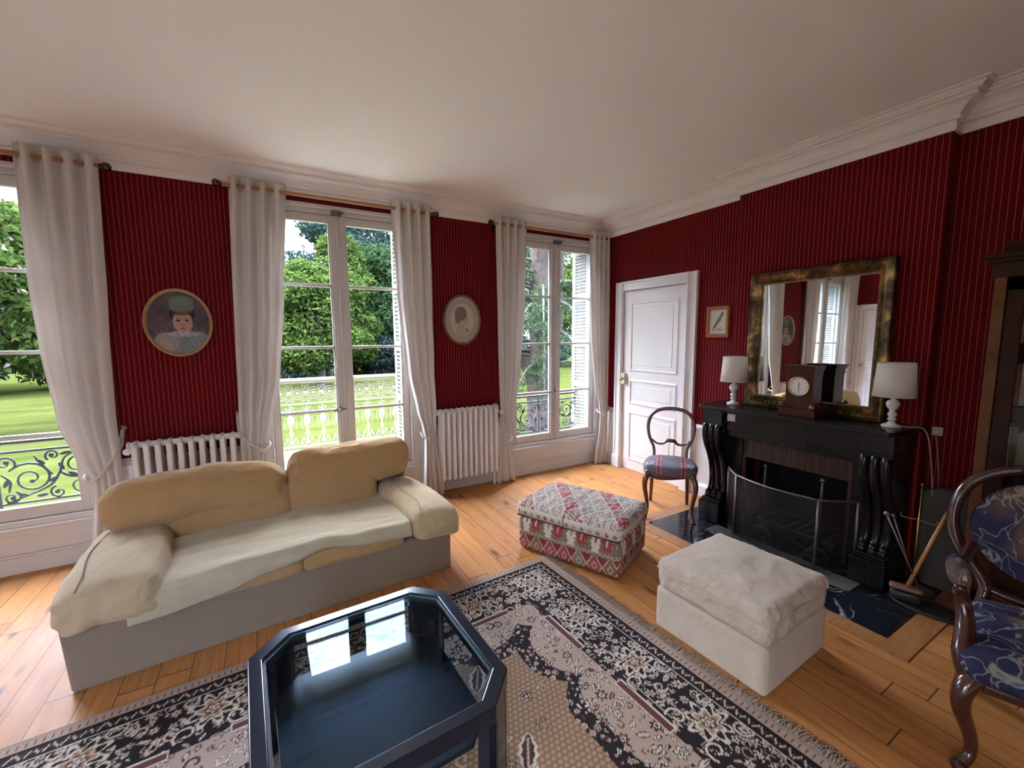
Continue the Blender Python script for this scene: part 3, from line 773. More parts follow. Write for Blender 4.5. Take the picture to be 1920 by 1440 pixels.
def baby(u, v):
    c = np.ones((len(u), 3))*np.array((.090, .070, .072)); c *= (1+.25*vnoise(u, v, 5))[:, None]
    c = blend(c, ell(u, v, .10, .72, .52, .30, .5)*.5, (.09, .11, .09))
    c = blend(c, ell(u, v, .05, -1.0, .75, .72, .08), (.17, .20, .19))          # dress
    c = blend(c, ell(u, v, -.42, -.62, .40, .32, .1), (.26, .24, .22)); c = blend(c, ell(u, v, .62, -.55, .30, .28, .1), (.19, .22, .22))
    c = blend(c, ell(u, v, -.47, -.78, .2, .30, .2), (.36, .25, .20))              # arm
    fr = np.clip(vnoise(u, v, 26)*3-.6, 0, 1)*ell(u, v, .05, -.55, .85, .55, .3)
    c = blend(c, fr*.5, (.36, .37, .34))
    c = blend(c, ell(u, v, .12, .30, .40, .34), (.030, .022, .020))                # hair
    c = blend(c, ell(u, v, .12, .52, .40, .22, .1)*(np.abs(u-.12) < .40), (.13, .16, .125))   # cap
    c = blend(c, ell(u, v, .12, .68, .38, .16, .15), (.15, .19, .14))
    c = blend(c, ell(u, v, .12, .02, .31, .36), (.42, .25, .19))
    c = blend(c, ell(u, v, .12, .30, .33, .07, .4)*.8, (.06, .045, .04))
    for ex in (-.02, .26): c = blend(c, ell(u, v, ex, .07, .065, .035, .5), (.05, .03, .025)); c = blend(c, ell(u, v, ex, .14, .09, .018, .6)*.6, (.12, .07, .05))
    c = blend(c, ell(u, v, .12, -.06, .06, .04, .7)*.6, (.22, .11, .08)); c = blend(c, ell(u, v, .12, -.18, .085, .026, .5), (.28, .08, .07))
    c = blend(c, ell(u, v, -.06, -.10, .10, .10, .9)*.4, (.50, .24, .19)); c = blend(c, ell(u, v, .30, -.10, .10, .10, .9)*.4, (.50, .24, .19))
    c = blend(c, ell(u, v, .12, -.36, .5, .09, .3)*np.clip(.6+vnoise(u, v, 22), 0, 1), (.42, .42, .38))
    return c
def profile_(u, v):
    r = np.sqrt(u*u+v*v); c = np.ones((len(u), 3))*np.array((.40, .36, .28)); c *= (1+.05*vnoise(u, v, 12))[:, None]
    c = blend(c, np.clip(1-np.abs(r-.74)/.02, 0, 1)*.7, (.18, .13, .08)); c = blend(c, np.clip(1-np.abs(r-.84)/.012, 0, 1)*.6, (.2, .15, .1))
    c = blend(c, (r < .72)*1.0, (.48, .44, .36))
    c = blend(c, ell(u, v, -.05, -.45, .36, .22, .5)*.5, (.34, .29, .23)); c = blend(c, ell(u, v, -.02, -.14, .13, .22, .4)*.8, (.42, .35, .27))
    c = blend(c, ell(u, v, .06, .12, .26, .34, .2), (.44, .36, .27)); c = blend(c, ell(u, v, .33, .05, .06, .06, .6), (.42, .34, .26))
    hair = np.clip(ell(u, v, -.08, .28, .34, .30, .15)+ell(u, v, -.26, .06, .17, .24, .2), 0, 1)
    c = blend(c, hair*np.clip(.75+.4*vnoise(u, v, 30), 0, 1), (.12, .09, .065))
    c = blend(c, ell(u, v, .20, .14, .05, .02, .6), (.08, .06, .05)); c = blend(c, ell(u, v, .27, -.10, .05, .015, .6), (.2, .12, .09)); c = blend(c, ell(u, v, .25, .22, .07, .015, .6)*.7, (.15, .1, .08))
    c = blend(c, ell(u, v, .30, -.45, .07, .03, .5), (.05, .04, .04)); return c
oval_frame('round gilt framed portrait of a baby in a pale dress and cap', -.592, 1.728, .214, .258, .024, .03, M['gold_rim'], baby)
oval_frame('small oval framed profile drawing of a child with curly hair', 1.752, 1.783, .207, .256, .022, .026, simple('dull_gilt_frame', (.22, .14, .08), .4, .3, .3), profile_)

t = thing('bird_print', 'small wooden framed bird print on the red wall between door and mirror', 'picture', (XR, 2.50, 1.73))
y0, y1, z0, z1 = 2.39, 2.62, 1.585, 1.875
m = MB(); prof = [(0, 0), (0, .018), (.006, .024), (.020, .024), (.028, .016), (.034, .012), (.034, 0)]
def rect_frame(mb, y0, y1, z0, z1, prof, place):
    rings = []
    for (o_, h) in prof: rings.append([place(a, z, h) for a, z in ((y0+o_, z0+o_), (y1-o_, z0+o_), (y1-o_, z1-o_), (y0+o_, z1-o_))])
    vs = [p for rg in rings for p in rg]; k = len(prof); fs = []
    for i in range(k-1):
        for q in range(4): fs.append((i*4+q, i*4+(q+1) % 4, (i+1)*4+(q+1) % 4, (i+1)*4+q))
    return mb.add(vs, fs)
mkobj('frame', rect_frame(m, y0, y1, z0, z1, prof, lambda a, z, h: (XR-h, a, z)), M['bird_frame'], t, True)
o = mkobj('print', MB().grid(lambda u, v: (XR-.008, y1-.03-(y1-y0-.06)*u, z0+.03+(z1-z0-.06)*v), 90, 120), M['print'], t, True)
def birdp(c):
    u = -((c[:, 1]-(y0+y1)/2)/((y1-y0-.06)/2)); v = (c[:, 2]-(z0+z1)/2)/((z1-z0-.06)/2)
    k = np.ones((len(u), 3))*np.array((.52, .49, .39)); k *= (1+.04*vnoise(u, v, 9))[:, None]
    a = math.radians(50); u0, v0 = u, v; u = u*.72; v = v*.80; p = (u-.05)*math.cos(a)+(v-.05)*math.sin(a); q = -(u-.05)*math.sin(a)+(v-.05)*math.cos(a)
    k = blend(k, ell(p, q, .12, .03, .36, .14, .2), (.16, .17, .16)); k = blend(k, ell(p, q, .52, .06, .13, .12, .2), (.12, .12, .12)); k = blend(k, ell(p, q, .68, .04, .09, .03, .4), (.1, .09, .08))
    k = blend(k, ell(p, q, -.40, -.02, .42, .05, .3), (.10, .11, .11)); k = blend(k, ell(p, q, -.30, .07, .34, .045, .3), (.14, .14, .13))
    k = blend(k, ell(u, v, .12, -.52, .34, .07, .4)*.8, (.28, .27, .22)); k = blend(k, ell(u, v, .2, -.40, .2, .06, .5)*.6, (.35, .32, .27)); return k
paint(o, birdp)

# ---------------------------------------------------------------- fireplace
t = FP = thing('fireplace', 'black marble fireplace with scrolled fluted consoles', 'fireplace', (3.4, 1.65, 0))
sm = MB().prism([(3.56, 2.345), (3.19, 2.315), (3.165, 2.29), (3.165, 1.02), (3.19, .995), (3.56, .965)], .988, 1.018)
mkobj('mantel_shelf', sm, M['marble'], t, True, bevel=.007, seg=3)
fz = MB().box(3.245, 3.565, 1.14, 2.12, .83, .988); fz.box(3.262, 3.5, 1.16, 2.10, .775, .832)
for y0, y1 in ((1.00, 1.16), (2.11, 2.29)): fz.box(3.205, 3.565, y0, y1, .865, .988); fz.box(3.195, 3.5, y0-.006, y1+.006, .852, .868)
mkobj('frieze', fz, M['marble'], t, True, bevel=.004)
cons = [(.852, 3.205), (.83, 3.190), (.79, 3.186), (.74, 3.192), (.68, 3.212), (.62, 3.243), (.55, 3.275), (.48, 3.298), (.40, 3.310), (.33, 3.312), (.27, 3.300), (.235, 3.275), (.215, 3.262), (.20, 3.27)]
for (y0, y1) in ((1.00, 1.165), (2.115, 2.28)):
    m = MB(); cpts = bez([(x, 0, z) for z, x in cons], 5)
    poly = [(p.x+.014, p.z) for p in cpts]+[(3.56, .2), (3.56, .852)]
    m.prism(poly, y0+.004, y1-.004, 'y'); w_ = (y1-y0)
    for k in range(3):
        yy = y0+w_*(k+.5)/3; m.tube([(p.x+.016, yy, p.z) for p in cpts], w_/6*.98, 12)
        m.sphere((3.285, yy, .238), .030, w_/6.3, .030, 12, 8); m.sphere((3.205, yy, .842), .022, w_/6.3, .016, 10, 7)
    mkobj('console', m, M['marble'], t, True, smooth=False, bevel=0).data.polygons.foreach_set('use_smooth', [False]*0 or [True]*len(bpy.data.meshes[-1].polygons)) if False else None
    o = mkobj('console', m, M['marble'], t, True, smooth=True)
    for p in o.data.polygons[:2]: p.use_smooth = False
    pd = MB().box(3.20, 3.56, y0-.012, y1+.012, 0.012, .175); pd.box(3.215, 3.56, y0-.004, y1+.004, .175, .192); pd.box(3.23, 3.56, y0, y1, .192, .205)
    mkobj('pedestal', pd, M['marble'], t, True, bevel=.005)
for (y0, y1) in ((1.15, 1.25), (2.02, 2.12)): mkobj('jamb', MB().box(3.36, 3.565, y0, y1, .012, .80), M['marble'], t, True)
bp = MB().box(3.385, 3.40, 1.25, 2.02, .60, .79); bp.box(3.375, 3.40, 1.25, 1.275, .012, .60); bp.box(3.375, 3.40, 1.995, 2.02, .012, .60)
tag(mkobj('inner_panel', bp, M['brown_panel'], t, True), 'brown streaked inner panel')
tg = MB().box(3.2405, 3.2445, 2.02, 2.085, .905, .962); tag(mkobj('price_tag', tg, M['paper'], None), 'small white card stuck on the black mantel front at its left end', 'card')
o = bpy.data.objects['price_tag']; o.name = 'card'; o.data.name = 'card'
# hearth slab with grey strips, flush with the floor
h = MB().box(2.74, 3.56, .81, 2.435, .0005, .006)
tag(mkobj('hearth_slab', h, M['hearth'], None), 'black veined marble hearth slab set in the floor before the fireplace', 'hearth', kind='structure')
hs = MB().prism([(3.02, 1.235), (3.05, 1.10), (3.20, 1.10), (3.20, 2.10), (3.05, 2.10), (3.02, 2.02)], .0062, .010)
tag(mkobj('hearth_inset', hs, M['slate'], None), 'grey stone inset in the hearth slab', 'hearth', kind='structure')
bo = MB().box(2.62, 2.738, .69, 2.555, .0004, .004); bo.box(2.738, 3.56, 2.437, 2.555, .0004, .004); bo.box(2.738, 3.56, .69, .808, .0004, .004)
tag(mkobj('hearth_border', bo, M['border_board'], None), kind='structure')

# fire guard: three mesh panels
t = thing('fire_guard', 'low curved mesh fire guard with metal posts before the grate', 'fire screen', (3.12, 1.62, .012))
gz = .505
P4 = [(3.30, 2.085), (3.135, 1.915), (3.115, 1.33), (3.315, 1.185)]
def bowed(a, b2, bow, n=10):
    return [(a[0]+(b2[0]-a[0])*i/n-bow*math.sin(PI*i/n), a[1]+(b2[1]-a[1])*i/n) for i in range(n+1)]
ed = [bowed(P4[0], P4[1], .012), bowed(P4[1], P4[2], .055), bowed(P4[2], P4[3], .015)]
for e_ in ed:
    pn = MB(); vs = []; 
    for (x, y) in e_: vs += [(x, y, .02), (x, y, gz)]
    pn.add(vs, [(2*i, 2*i+2, 2*i+3, 2*i+1) for i in range(len(e_)-1)])
    mkobj('mesh_panel', pn, M['wire'], t, True)
    rr = MB().tube([(x, y, gz) for x, y in e_], .008, 8); mkobj('top_rail', rr, M['steel'], t, True, smooth=True)
    mkobj('bottom_rail', MB().tube([(x, y, .022) for x, y in e_], .006, 8), M['black_iron'], t, True, smooth=True)
for (x, y) in P4: mkobj('post', MB().tube([(x, y, .012), (x, y, gz)], .010, 8), M['steel'], t, True, smooth=True)
# andirons inside
for y in (1.82, 1.42):
    t = thing('firedog', 'iron firedog standing %s behind the fire guard' % ('left' if y > 1.6 else 'right'), 'firedog', (3.36, y, .012), group='firedogs in the hearth')
    m = MB().tube([(3.36, y, .07), (3.36, y, .50), (3.36, y, .56)], [.012, .010, .006], 8); m.sphere((3.36, y, .57), .017, n=10, m=8); m.tube([(3.36, y-.07, .012), (3.36, y-.03, .06), (3.36, y+.03, .06), (3.36, y+.07, .012)], .009, 8)
    mkobj('upright', m, M['steel'], t, True, smooth=True); mkobj('bar', MB().tube([(3.36, y, .08), (3.75, y, .08), (3.77, y, .014)], .010, 6), M['black_iron'], t, True)
ir = MB()
for i in range(9): ir.tube([(3.42, 1.36+.065*i, .10), (3.72, 1.36+.065*i, .10)], .008, 6)
ir.tube([(3.42, 1.34, .10), (3.42, 1.90, .10)], .01, 6); ir.tube([(3.72, 1.34, .10), (3.72, 1.90, .10)], .01, 6)
for x in (3.43, 3.71):
    for y in (1.36, 1.88): ir.tube([(x, y, .012), (x, y, .10)], .009, 6)
tag(mkobj('fire_grate', ir, M['black_iron'], None), 'black iron grate inside the fireplace', 'grate')

# mirror: leans very slightly, gilt frame
t = thing('mirror', 'large rectangular mirror in worn burnt gilt frame on the mantel', 'mirror', (3.53, 1.63, 1.018))
hw, hh = .475, 1.082
prof = [(0, 0), (0, .045), (.006, .052), (.014, .046), (.022, .050), (.045, .040), (.068, .022), (.074, .026), (.082, .026), (.088, .018), (.095, .016), (.095, 0)]
loc = lambda a, z, h: (-h, a, z)
fm_ = rect_frame(MB(), -hw, hw, 0, hh, prof, loc)
fo = mkobj('frame', fm_, M['gilt'], t)
mkobj('back_board', MB().box(.0, .012, -hw+.004, hw-.004, .004, hh-.004), M['dark_oak'], t)
mkobj('mirror_glass', MB().box(-.008, -.002, -hw+.09, hw-.09, .09, hh-.09), M['mirror'], t)
sl = rect_frame(MB(), -hw+.084, hw-.084, .084, hh-.084, [(0, .02), (.004, .024), (.008, .018), (.010, .008)], loc)
mkobj('slip', sl, M['gold_rim'], t)
cb_ = MB()
for i in range(26):
    for zz in (.045, ): cb_.sphere((-.040, -hw+.05+i*(2*hw-.1)/25, zz), .010, .013, .012, 8, 6)
mkobj('carved_border', cb_, M['gilt'], t, smooth=True)
t.rotation_euler = (0, math.radians(.35), math.radians(-.85))

# lamps
def lamp():
    t = thing('table_lamp', '', 'lamp', (0, 0, 0), group='white table lamps on the mantel')
    pr = [(0, 0), (.052, 0), (.054, .008), (.046, .016), (.030, .022), (.020, .030), (.017, .040), (.024, .048), (.025, .054), (.016, .060), (.020, .072), (.026, .082), (.024, .092), (.015, .100), (.019, .108), (.016, .114), (.030, .128), (.037, .145), (.038, .158), (.032, .172), (.016, .184), (.012, .195), (.012, .21), (0, .21)]
    mkobj('lamp_base', MB().lathe([(r*.95, h*.95) for r, h in pr], n=32), M['porcelain'], t, smooth=True)
    n = 48; s = MB().lathe([(.108, .195), (.0935, .405)], n=n)
    sh = mkobj('lamp_shade', s, M['shade'], t, smooth=True); md = sh.modifiers.new('s', 'SOLIDIFY'); md.thickness = .0015
    for r, z in ((.108, .195), (.0935, .405)): mkobj('shade_rim', MB().tube([(r*math.cos(a), r*math.sin(a), z) for a in [2*PI*i/40 for i in range(40)]], .0016, 6, closed=True), M['shade'], t, smooth=True)
    rg = MB()
    for i in range(3): a = 2*PI*i/3+.4; rg.tube([(.012*math.cos(a), .012*math.sin(a), .235), (.1055*math.cos(a), .1055*math.sin(a), .245)], .0014, 5)
    mkobj('shade_holder', rg, M['shade'], t, smooth=True)
    mkobj('bulb', MB().lathe([(.012, .20), (.013, .225), (.026, .26), (.028, .28), (.018, .305), (0, .312)], n=16), M['porcelain'], t, smooth=True)
    return t
l1 = lamp(); l1.location = (3.42, 2.155, 1.018); l1['label'] = 'white turned table lamp at the left end of the mantel beside the door'
l2 = copy_tree(l1); l2.location = (3.40, 1.085, 1.018); l2['label'] = 'white turned table lamp at the right end of the mantel'
cp = bez([(3.42, 1.085, 1.024), (3.46, 1.02, 1.022), (3.50, .97, 1.020), (3.52, .945, .98), (3.55, .93, .86), (3.60, .915, .60), (3.62, .92, .36), (3.61, .90, .22)], 8)
tag(mkobj('lamp_cord', MB().tube(cp, .004, 6), simple('pale_cable', (.38, .34, .30), .5), smooth=True), 'pale lamp cord draped over the right end of the mantel', 'cord')
cp = bez([(3.08+.46, 2.155, 1.022), (3.52, 2.19, 1.021), (3.53, 2.24, 1.021), (3.545, 2.30, 1.021)], 6)
s_o = thing('wall_socket', 'small wall socket on the dark red wall right of the mantel', 'socket', (XR, .943, .985))
mkobj('plate', MB().box(XR-.010, XR, .915, .965, .955, 1.01), M['switch'], s_o, True, bevel=.003)
mkobj('plug', MB().box(XR-.035, XR-.010, .925, .955, .965, .995), M['switch'], s_o, True, bevel=.004)
cp = bez([(XR-.03, .94, .965), (XR-.035, .925, .88), (XR-.04, .905, .7), (XR-.04, .90, .5), (XR-.045, .87, .32), (XR-.06, .80, .2)], 8)
mkobj('cable', MB().tube(cp, .0035, 6), simple('grey_cable', (.22, .19, .18), .5), s_o, True, smooth=True)

# clock
t = thing('mantel_clock', 'dark wooden mantel clock with round white dial', 'clock', (3.37, 1.59, 1.018))
cw = simple('clock_mahogany', (.070, .022, .012), .5, var=.4, vs=14, spec=.15)
b_ = MB().box(-.10, .075, -.120, .120, 0, .040); b_.box(-.092, .07, -.112, .112, .040, .052)
mkobj('plinth', b_, cw, t, bevel=.004)
b_ = MB().box(-.068, .065, -.090, .090, .052, .315); mkobj('case', b_, cw, t, bevel=.003)
b_ = MB().box(-.074, .068, -.094, .094, .300, .312); b_.box(-.080, .070, -.100, .100, .335, .356); b_.box(-.072, .066, -.093, .093, .312, .336); b_.box(-.086, .072, -.106, .106, .356, .366)
mkobj('cornice', b_, cw, t, bevel=.003)
n = 36; o = mkobj('dial', MB().grid(lambda u, v: (-.0745, .064*v*math.cos(2*PI*u), .215+.064*v*math.sin(2*PI*u)), 240, 40), M['print'], t)
def dial(c):
    y = -(c[:, 1]); z = c[:, 2]-.215; r = np.hypot(y, z)/.064; a = np.arctan2(y, z)
    k = np.ones((len(y), 3))*np.array((.74, .73, .69))
    h = np.abs(((a/(2*PI)*12)+.5) % 1-.5)*2*PI/12*r
    k = blend(k, ((h < .035) & (r > .70) & (r < .86))*1.0, (.03, .03, .03)); mi = np.abs(((a/(2*PI)*60)+.5) % 1-.5)*2*PI/60*r
    k = blend(k, ((mi < .012) & (r > .90) & (r < .94))*1.0, (.05, .05, .05))
    k = blend(k, ((np.abs(y/.064) < .03) & (z < 0) & (r < .72))*1.0, (.02, .02, .03)); k = blend(k, ((np.abs(y/.064+.0) < .04) & (z > 0) & (r < .45))*1.0, (.02, .02, .03)); k = blend(k, (r < .07)*1.0, (.02, .02, .02)); return k
paint(o, dial)
bz = MB().tube([(-.076, .067*math.cos(a), .215+.067*math.sin(a)) for a in [2*PI*i/48 for i in range(48)]], .0055, 8, closed=True); mkobj('bezel', bz, M['brass'], t, smooth=True)
for s in (-1, 1):
    sc_ = MB().tube([(-.088+.0*i, s*(.098+.016*(1-i/16)*math.cos(i*.75)), .072+.016*(1-i/16)*math.sin(i*.75)) for i in range(16)], .009, 8); sc_.sphere((-.085, s*.098, .072), .016, .018, .016, 10, 8)
    tag(mkobj('scroll_ornament', sc_, M['gilt'], t, smooth=True), 'gilt scroll ornament')
t.rotation_euler = (0, 0, math.radians(1.5))

# ---------------------------------------------------------------- fire tools and leaning screen
t = thing('tool_stand', 'brass fire tool stand beside the fireplace, right of the console', 'tool stand', (3.36, .86, .006))
m = MB().tube([(3.36, .90, .02), (3.36, .90, .69)], .006, 10); m.sphere((3.36, .90, .70), .014, n=12, m=8)
mkobj('pole', m, M['brass'], t, True, smooth=True)
m = MB().tube(bez([(3.36, .985, .50), (3.345, .975, .48), (3.36, .94, .475), (3.36, .90, .48), (3.36, .86, .475), (3.345, .825, .48), (3.36, .815, .50)], 6), .0045, 8); mkobj('hook_arm', m, M['brass'], t, True, smooth=True)
m = MB().lathe([(0, .0), (.10, .0), (.105, .008), (.10, .016), (.02, .02), (0, .02)], (3.38, .90, .006), 28); mkobj('base', m, M['brass'], t, True, smooth=True)
def stick(name, label, cat, a, b2, r, mat, extra=None, emat=None, ename='handle', ball=.016):
    t = thing(name, label, cat, b2); m = MB().tube([a, b2], r, 8)
    mkobj('shaft', m, mat, t, True, smooth=True)
    k = MB().sphere(a, ball, n=12, m=8); mkobj(ename, k, emat or mat, t, True, smooth=True)
    return t
stick('poker', 'steel poker leaning against the fireplace, ball top nearest the guard', 'poker', (3.16, .99, .53), (3.235, .79, .012), .0055, M['steel'])
stick('fire_tongs', 'thin steel fire tongs leaning beside the poker', 'tongs', (3.185, .965, .52), (3.30, .84, .012), .0045, M['steel'], ball=.012)
t = thing('hearth_brush', 'long wooden handled hearth brush standing by the fireplace', 'brush', (3.20, .86, .03))
mkobj('handle', MB().tube([(3.20, .88, .10), (3.27, .76, .60)], [.011, .008], 10), simple('orange_brown_handle', (.40, .19, .07), .4, var=.3), t, True, smooth=True)
mkobj('tip', MB().tube([(3.27, .76, .60), (3.30, .725, .74)], [.007, .005], 8), M['brass'], t, True, smooth=True)
m = cushion(.030, .075, .014, .017, 8, 0, 0); m.xf(Matrix.Translation((3.21, .885, .095)) @ Matrix.Rotation(math.radians(20), 4, 'Z')); mkobj('brush_head', m, simple('brush_wood', (.20, .11, .08), .6), t, True, smooth=True)
m = cushion(.026, .070, .030, .02, 8, 0, .004, 40); m.xf(Matrix.Translation((3.21, .885, .046)) @ Matrix.Rotation(math.radians(20), 4, 'Z')); mkobj('bristles', m, M['black_iron'], t, True, smooth=True)
ring = [(3.24+.10*math.cos(a), .81+.16*math.sin(a), .018) for a in [2*PI*i/40 for i in range(40)]]
t = thing('hearth_tray', 'dark oval metal tray under the fire tools', 'tray', (3.20, .80, .006))
mkobj('rim', MB().tube(ring, .005, 8, closed=True), M['black_iron'], t, True, smooth=True)
mkobj('tray_bottom', MB().lathe([(0, 0), (.098, 0), (.098, .006), (0, .006)], (3.24, .81, .0065), 40, sy=1.6), M['black_iron'], t, True)
# leaning folded screen behind the tools
t = thing('folding_screen', 'grey arched spark screen leaning on the red wall behind the tools', 'fire screen', (3.58, .70, 0))
poly = [(.965, .0), (.965, .585), (.94, .615), (.88, .64), (.78, .645), (.70, .625), (.66, .59), (.66, 0)]
m = MB().prism(poly, 3.60, 3.612, 'x'); mkobj('screen_cloth', m, simple('grey_wire_cloth', (.060, .055, .050), .6, var=.3, vs=80), t, True)
mkobj('frame', MB().tube([(3.600, a, z) for a, z in poly], .009, 8), M['black_iron'], t, True, smooth=True)

# ---------------------------------------------------------------- bookcase at the right edge
t = thing('bookcase', 'tall brown wooden bookcase with cornice at the right edge', 'bookcase', (3.5, .35, 0))
m = MB(); X0 = 3.30
m.box(X0+.02, 3.66, -.62, -.59, 0, 1.98); m.box(X0+.02, 3.66, .69-.03, .69, 0, 1.98); m.box(3.64, 3.665, -.6, .68, 0, 1.98); m.box(X0+.02, 3.66, -.6, .68, 0, .09); m.box(X0+.02, 3.66, -.6, .68, 1.90, 1.98)
mkobj('carcass', m, M['dark_oak'], t, True, bevel=.003)
m = MB().box(X0, X0+.03, .645, .69, .0, 1.90); m.box(X0, X0+.03, -.62, -.575, 0, 1.90); m.box(X0, X0+.03, .01, .06, 0, 1.90); mkobj('stile', m, M['oak'], t, True, bevel=.003)
m = MB().box(X0-.01, 3.665, -.63, .70, 1.89, 1.965); m.box(X0-.03, 3.665, -.65, .715, 1.965, 1.985); m.box(X0-.045, 3.665, -.665, .73, 1.985, 2.01); m.box(X0+.02, 3.66, -.6, .67, 2.01, 2.07); mkobj('cornice', m, M['dark_oak'], t, True, bevel=.004)
for (a, b2) in ((.075, .64), (-.57, -.005)):
    m = MB().box(X0+.002, X0+.026, b2-.06, b2, .12, 1.885); m.box(X0+.002, X0+.026, a, a+.06, .12, 1.885); m.box(X0+.002, X0+.026, a, b2, .12, .20); m.box(X0+.002, X0+.026, a, b2, 1.82, 1.885)
    d_ = mkobj('door', m, M['dark_oak'], t, True, bevel=.003)
    mkobj('door_glass', MB().box(X0+.012, X0+.015, a+.05, b2-.05, .19, 1.83), M['pane'], d_)
    mkobj('knob', MB().sphere((X0-.012, b2-.03 if a < 0 else a+.03, 1.0), .014, n=10, m=8), M['brass'], d_, smooth=True)
for z in (.5, .88, 1.22, 1.55): mkobj('shelf', MB().box(X0+.05, 3.64, -.585, .655, z-.02, z), M['dark_oak'], t, True)
bk_cols = [(.30, .26, .20), (.16, .03, .02), (.05, .05, .06), (.28, .22, .14), (.10, .06, .03), (.22, .20, .18)]
nb = 0
for zi, z in enumerate((.88, 1.22, 1.55)):
    y = .645; k = 0
    while y > .10:
        w_ = random.uniform(.022, .045); hgt = random.uniform(.19, .26); dpt = random.uniform(.14, .18)
        c_ = bk_cols[(k*5+zi*2) % 6]
        if k % 9 == 8: y -= .03
        bt = thing('book', '', 'book', (X0+.20, y-w_/2, z+.001), group='books behind the bookcase door')
        nm = {0: 'cream', 1: 'dark red', 2: 'black', 3: 'tan', 4: 'brown', 5: 'grey'}[(k*5+zi*2) % 6]
        bt['label'] = '%s book in the bookcase, %s from the left on the %s shelf' % (nm, ['first', 'second', 'third', 'fourth', 'fifth', 'sixth', 'seventh', 'eighth', 'ninth', 'tenth', 'eleventh', 'twelfth', 'thirteenth', 'fourteenth', 'fifteenth', 'sixteenth', 'seventeenth', 'eighteenth', 'nineteenth', 'twentieth', 'twenty-first', 'twenty-second', 'twenty-third', 'twenty-fourth', 'twenty-fifth'][k], ['middle', 'upper', 'top'][zi])
        mm = M.get('bk%d' % ((k*5+zi*2) % 6)) or simple('book_cloth', c_, .6); M['bk%d' % ((k*5+zi*2) % 6)] = mm
        cv = MB().box(-dpt/2, dpt/2, w_/2-.003, w_/2, 0, hgt); cv.box(-dpt/2, dpt/2, -w_/2, -w_/2+.003, 0, hgt); cv.box(-dpt/2-.002, -dpt/2+.003, -w_/2, w_/2, 0, hgt)
        mkobj('cover', cv, mm, bt); mkobj('pages', MB().box(-dpt/2+.003, dpt/2-.004, -w_/2+.003, w_/2-.003, .004, hgt-.004), M['paper'], bt)
        y -= w_+.001; k += 1

# ---------------------------------------------------------------- sofa (local: x along the front, y to the back)
t = SF = thing('sofa', 'low tan two seater sofa with padded arms and rolled back cushions', 'sofa', (-.896, 2.51, 0), math.radians(4.0))
m = MB().box(0, 1.915, .0, .90, .0, .275)
m.warp(lambda x, y, z: (x + (.0 if z > .1 else (.018 if x < 1 else -.0)), y+(-.004 if (z > .1 and y < .5) else 0), z+ (.05 if (z > .1 and x < .1) else 0)))
mkobj('base', m, M['sofa_base'], t, bevel=.018, seg=4)
m = MB().box(.05, 1.86, .72, .93, .28, .56); mkobj('back_frame', m, M['sofa_base'], t, bevel=.04, seg=4)
def put(mb, x, y, z, rx=0, ry=0, rz=0): return mb.xf(Matrix.Translation((x, y, z)) @ Matrix.Rotation(rz, 4, 'Z') @ Matrix.Rotation(ry, 4, 'Y') @ Matrix.Rotation(rx, 4, 'X'))
for k, (xc, hx) in enumerate(((.665, .335), (1.285, .30))):
    mkobj('seat_cushion', put(cushion(hx, .335, .070, .045, 14, .012, .005, 8, seed=k), xc, .300, .335), M['tan'], t, smooth=True, sub=1)
    mkobj('back_cushion', put(cushion(hx-.005, .10, .16, .07, 16, .03, .010, 6, seed=k+4), xc, .62, .50, rx=math.radians(-12)), M['tan'], t, smooth=True, sub=1)
def roll(hx, seed):
    def sq(q):
        pin = 1-.10*abs(q.x/hx)**6
        return Vector((q.x, q.y*pin, q.z*pin+.010*math.sin(q.x*7+seed)))
    return cushion(hx, .125, .148, .098, 28, .022, .020, 5, seed=seed, squash=sq)
mkobj('head_cushion', put(roll(.455, 1), .515, .645, .640, rx=math.radians(-18), ry=math.radians(1.0)), M['tan'], t, smooth=True, sub=1)
mkobj('head_cushion', put(roll(.43, 5), 1.435, .675, .665, rx=math.radians(-18), ry=math.radians(.8)), M['tan'], t, smooth=True, sub=1)
def pipe(hx, x, y, z):
    return MB().tube([(x-hx*.93+2*hx*.93*i/30, y+.0*i, z+.006*math.sin(i*.5)-.03*abs(2*i/30-1)**6) for i in range(31)], .0035, 6)
def armpad(sgn, hx, seed):
    def sq(q):
        # droops outwards and over the front
        dz = -.035*max(0, (q.x*sgn)/hx)**2 - .025*max(0, -q.y/.36)**3
        dx = .0
        return Vector((q.x+dx, q.y, q.z*(1-.15*max(0, q.y/.4))+dz))
    return cushion(hx, .42, .098, .070, 28, .024, .020, 6, seed=seed, squash=sq)
mkobj('arm', put(armpad(-1, .195, 3), .185, .345, .430, rz=math.radians(-1)), M['arm'], t, smooth=True, sub=1)
mkobj('arm', put(armpad(1, .165, 8), 1.775, .335, .405, rz=math.radians(3)), M['arm'], t, smooth=True, sub=1)
for s, x0_, hx in ((-1, .185, .195), (1, 1.775, .165)):
    sm_ = MB().tube(bez([(x0_-.55*hx, -.035 if s < 0 else -.04, .49), (x0_-.5*hx, .05, .522), (x0_-.62*hx, .30, .53), (x0_-.5*hx, .60, .52)], 8), .003, 6)
    mkobj('arm_seam', sm_, M['sofa_base'], t, smooth=True)
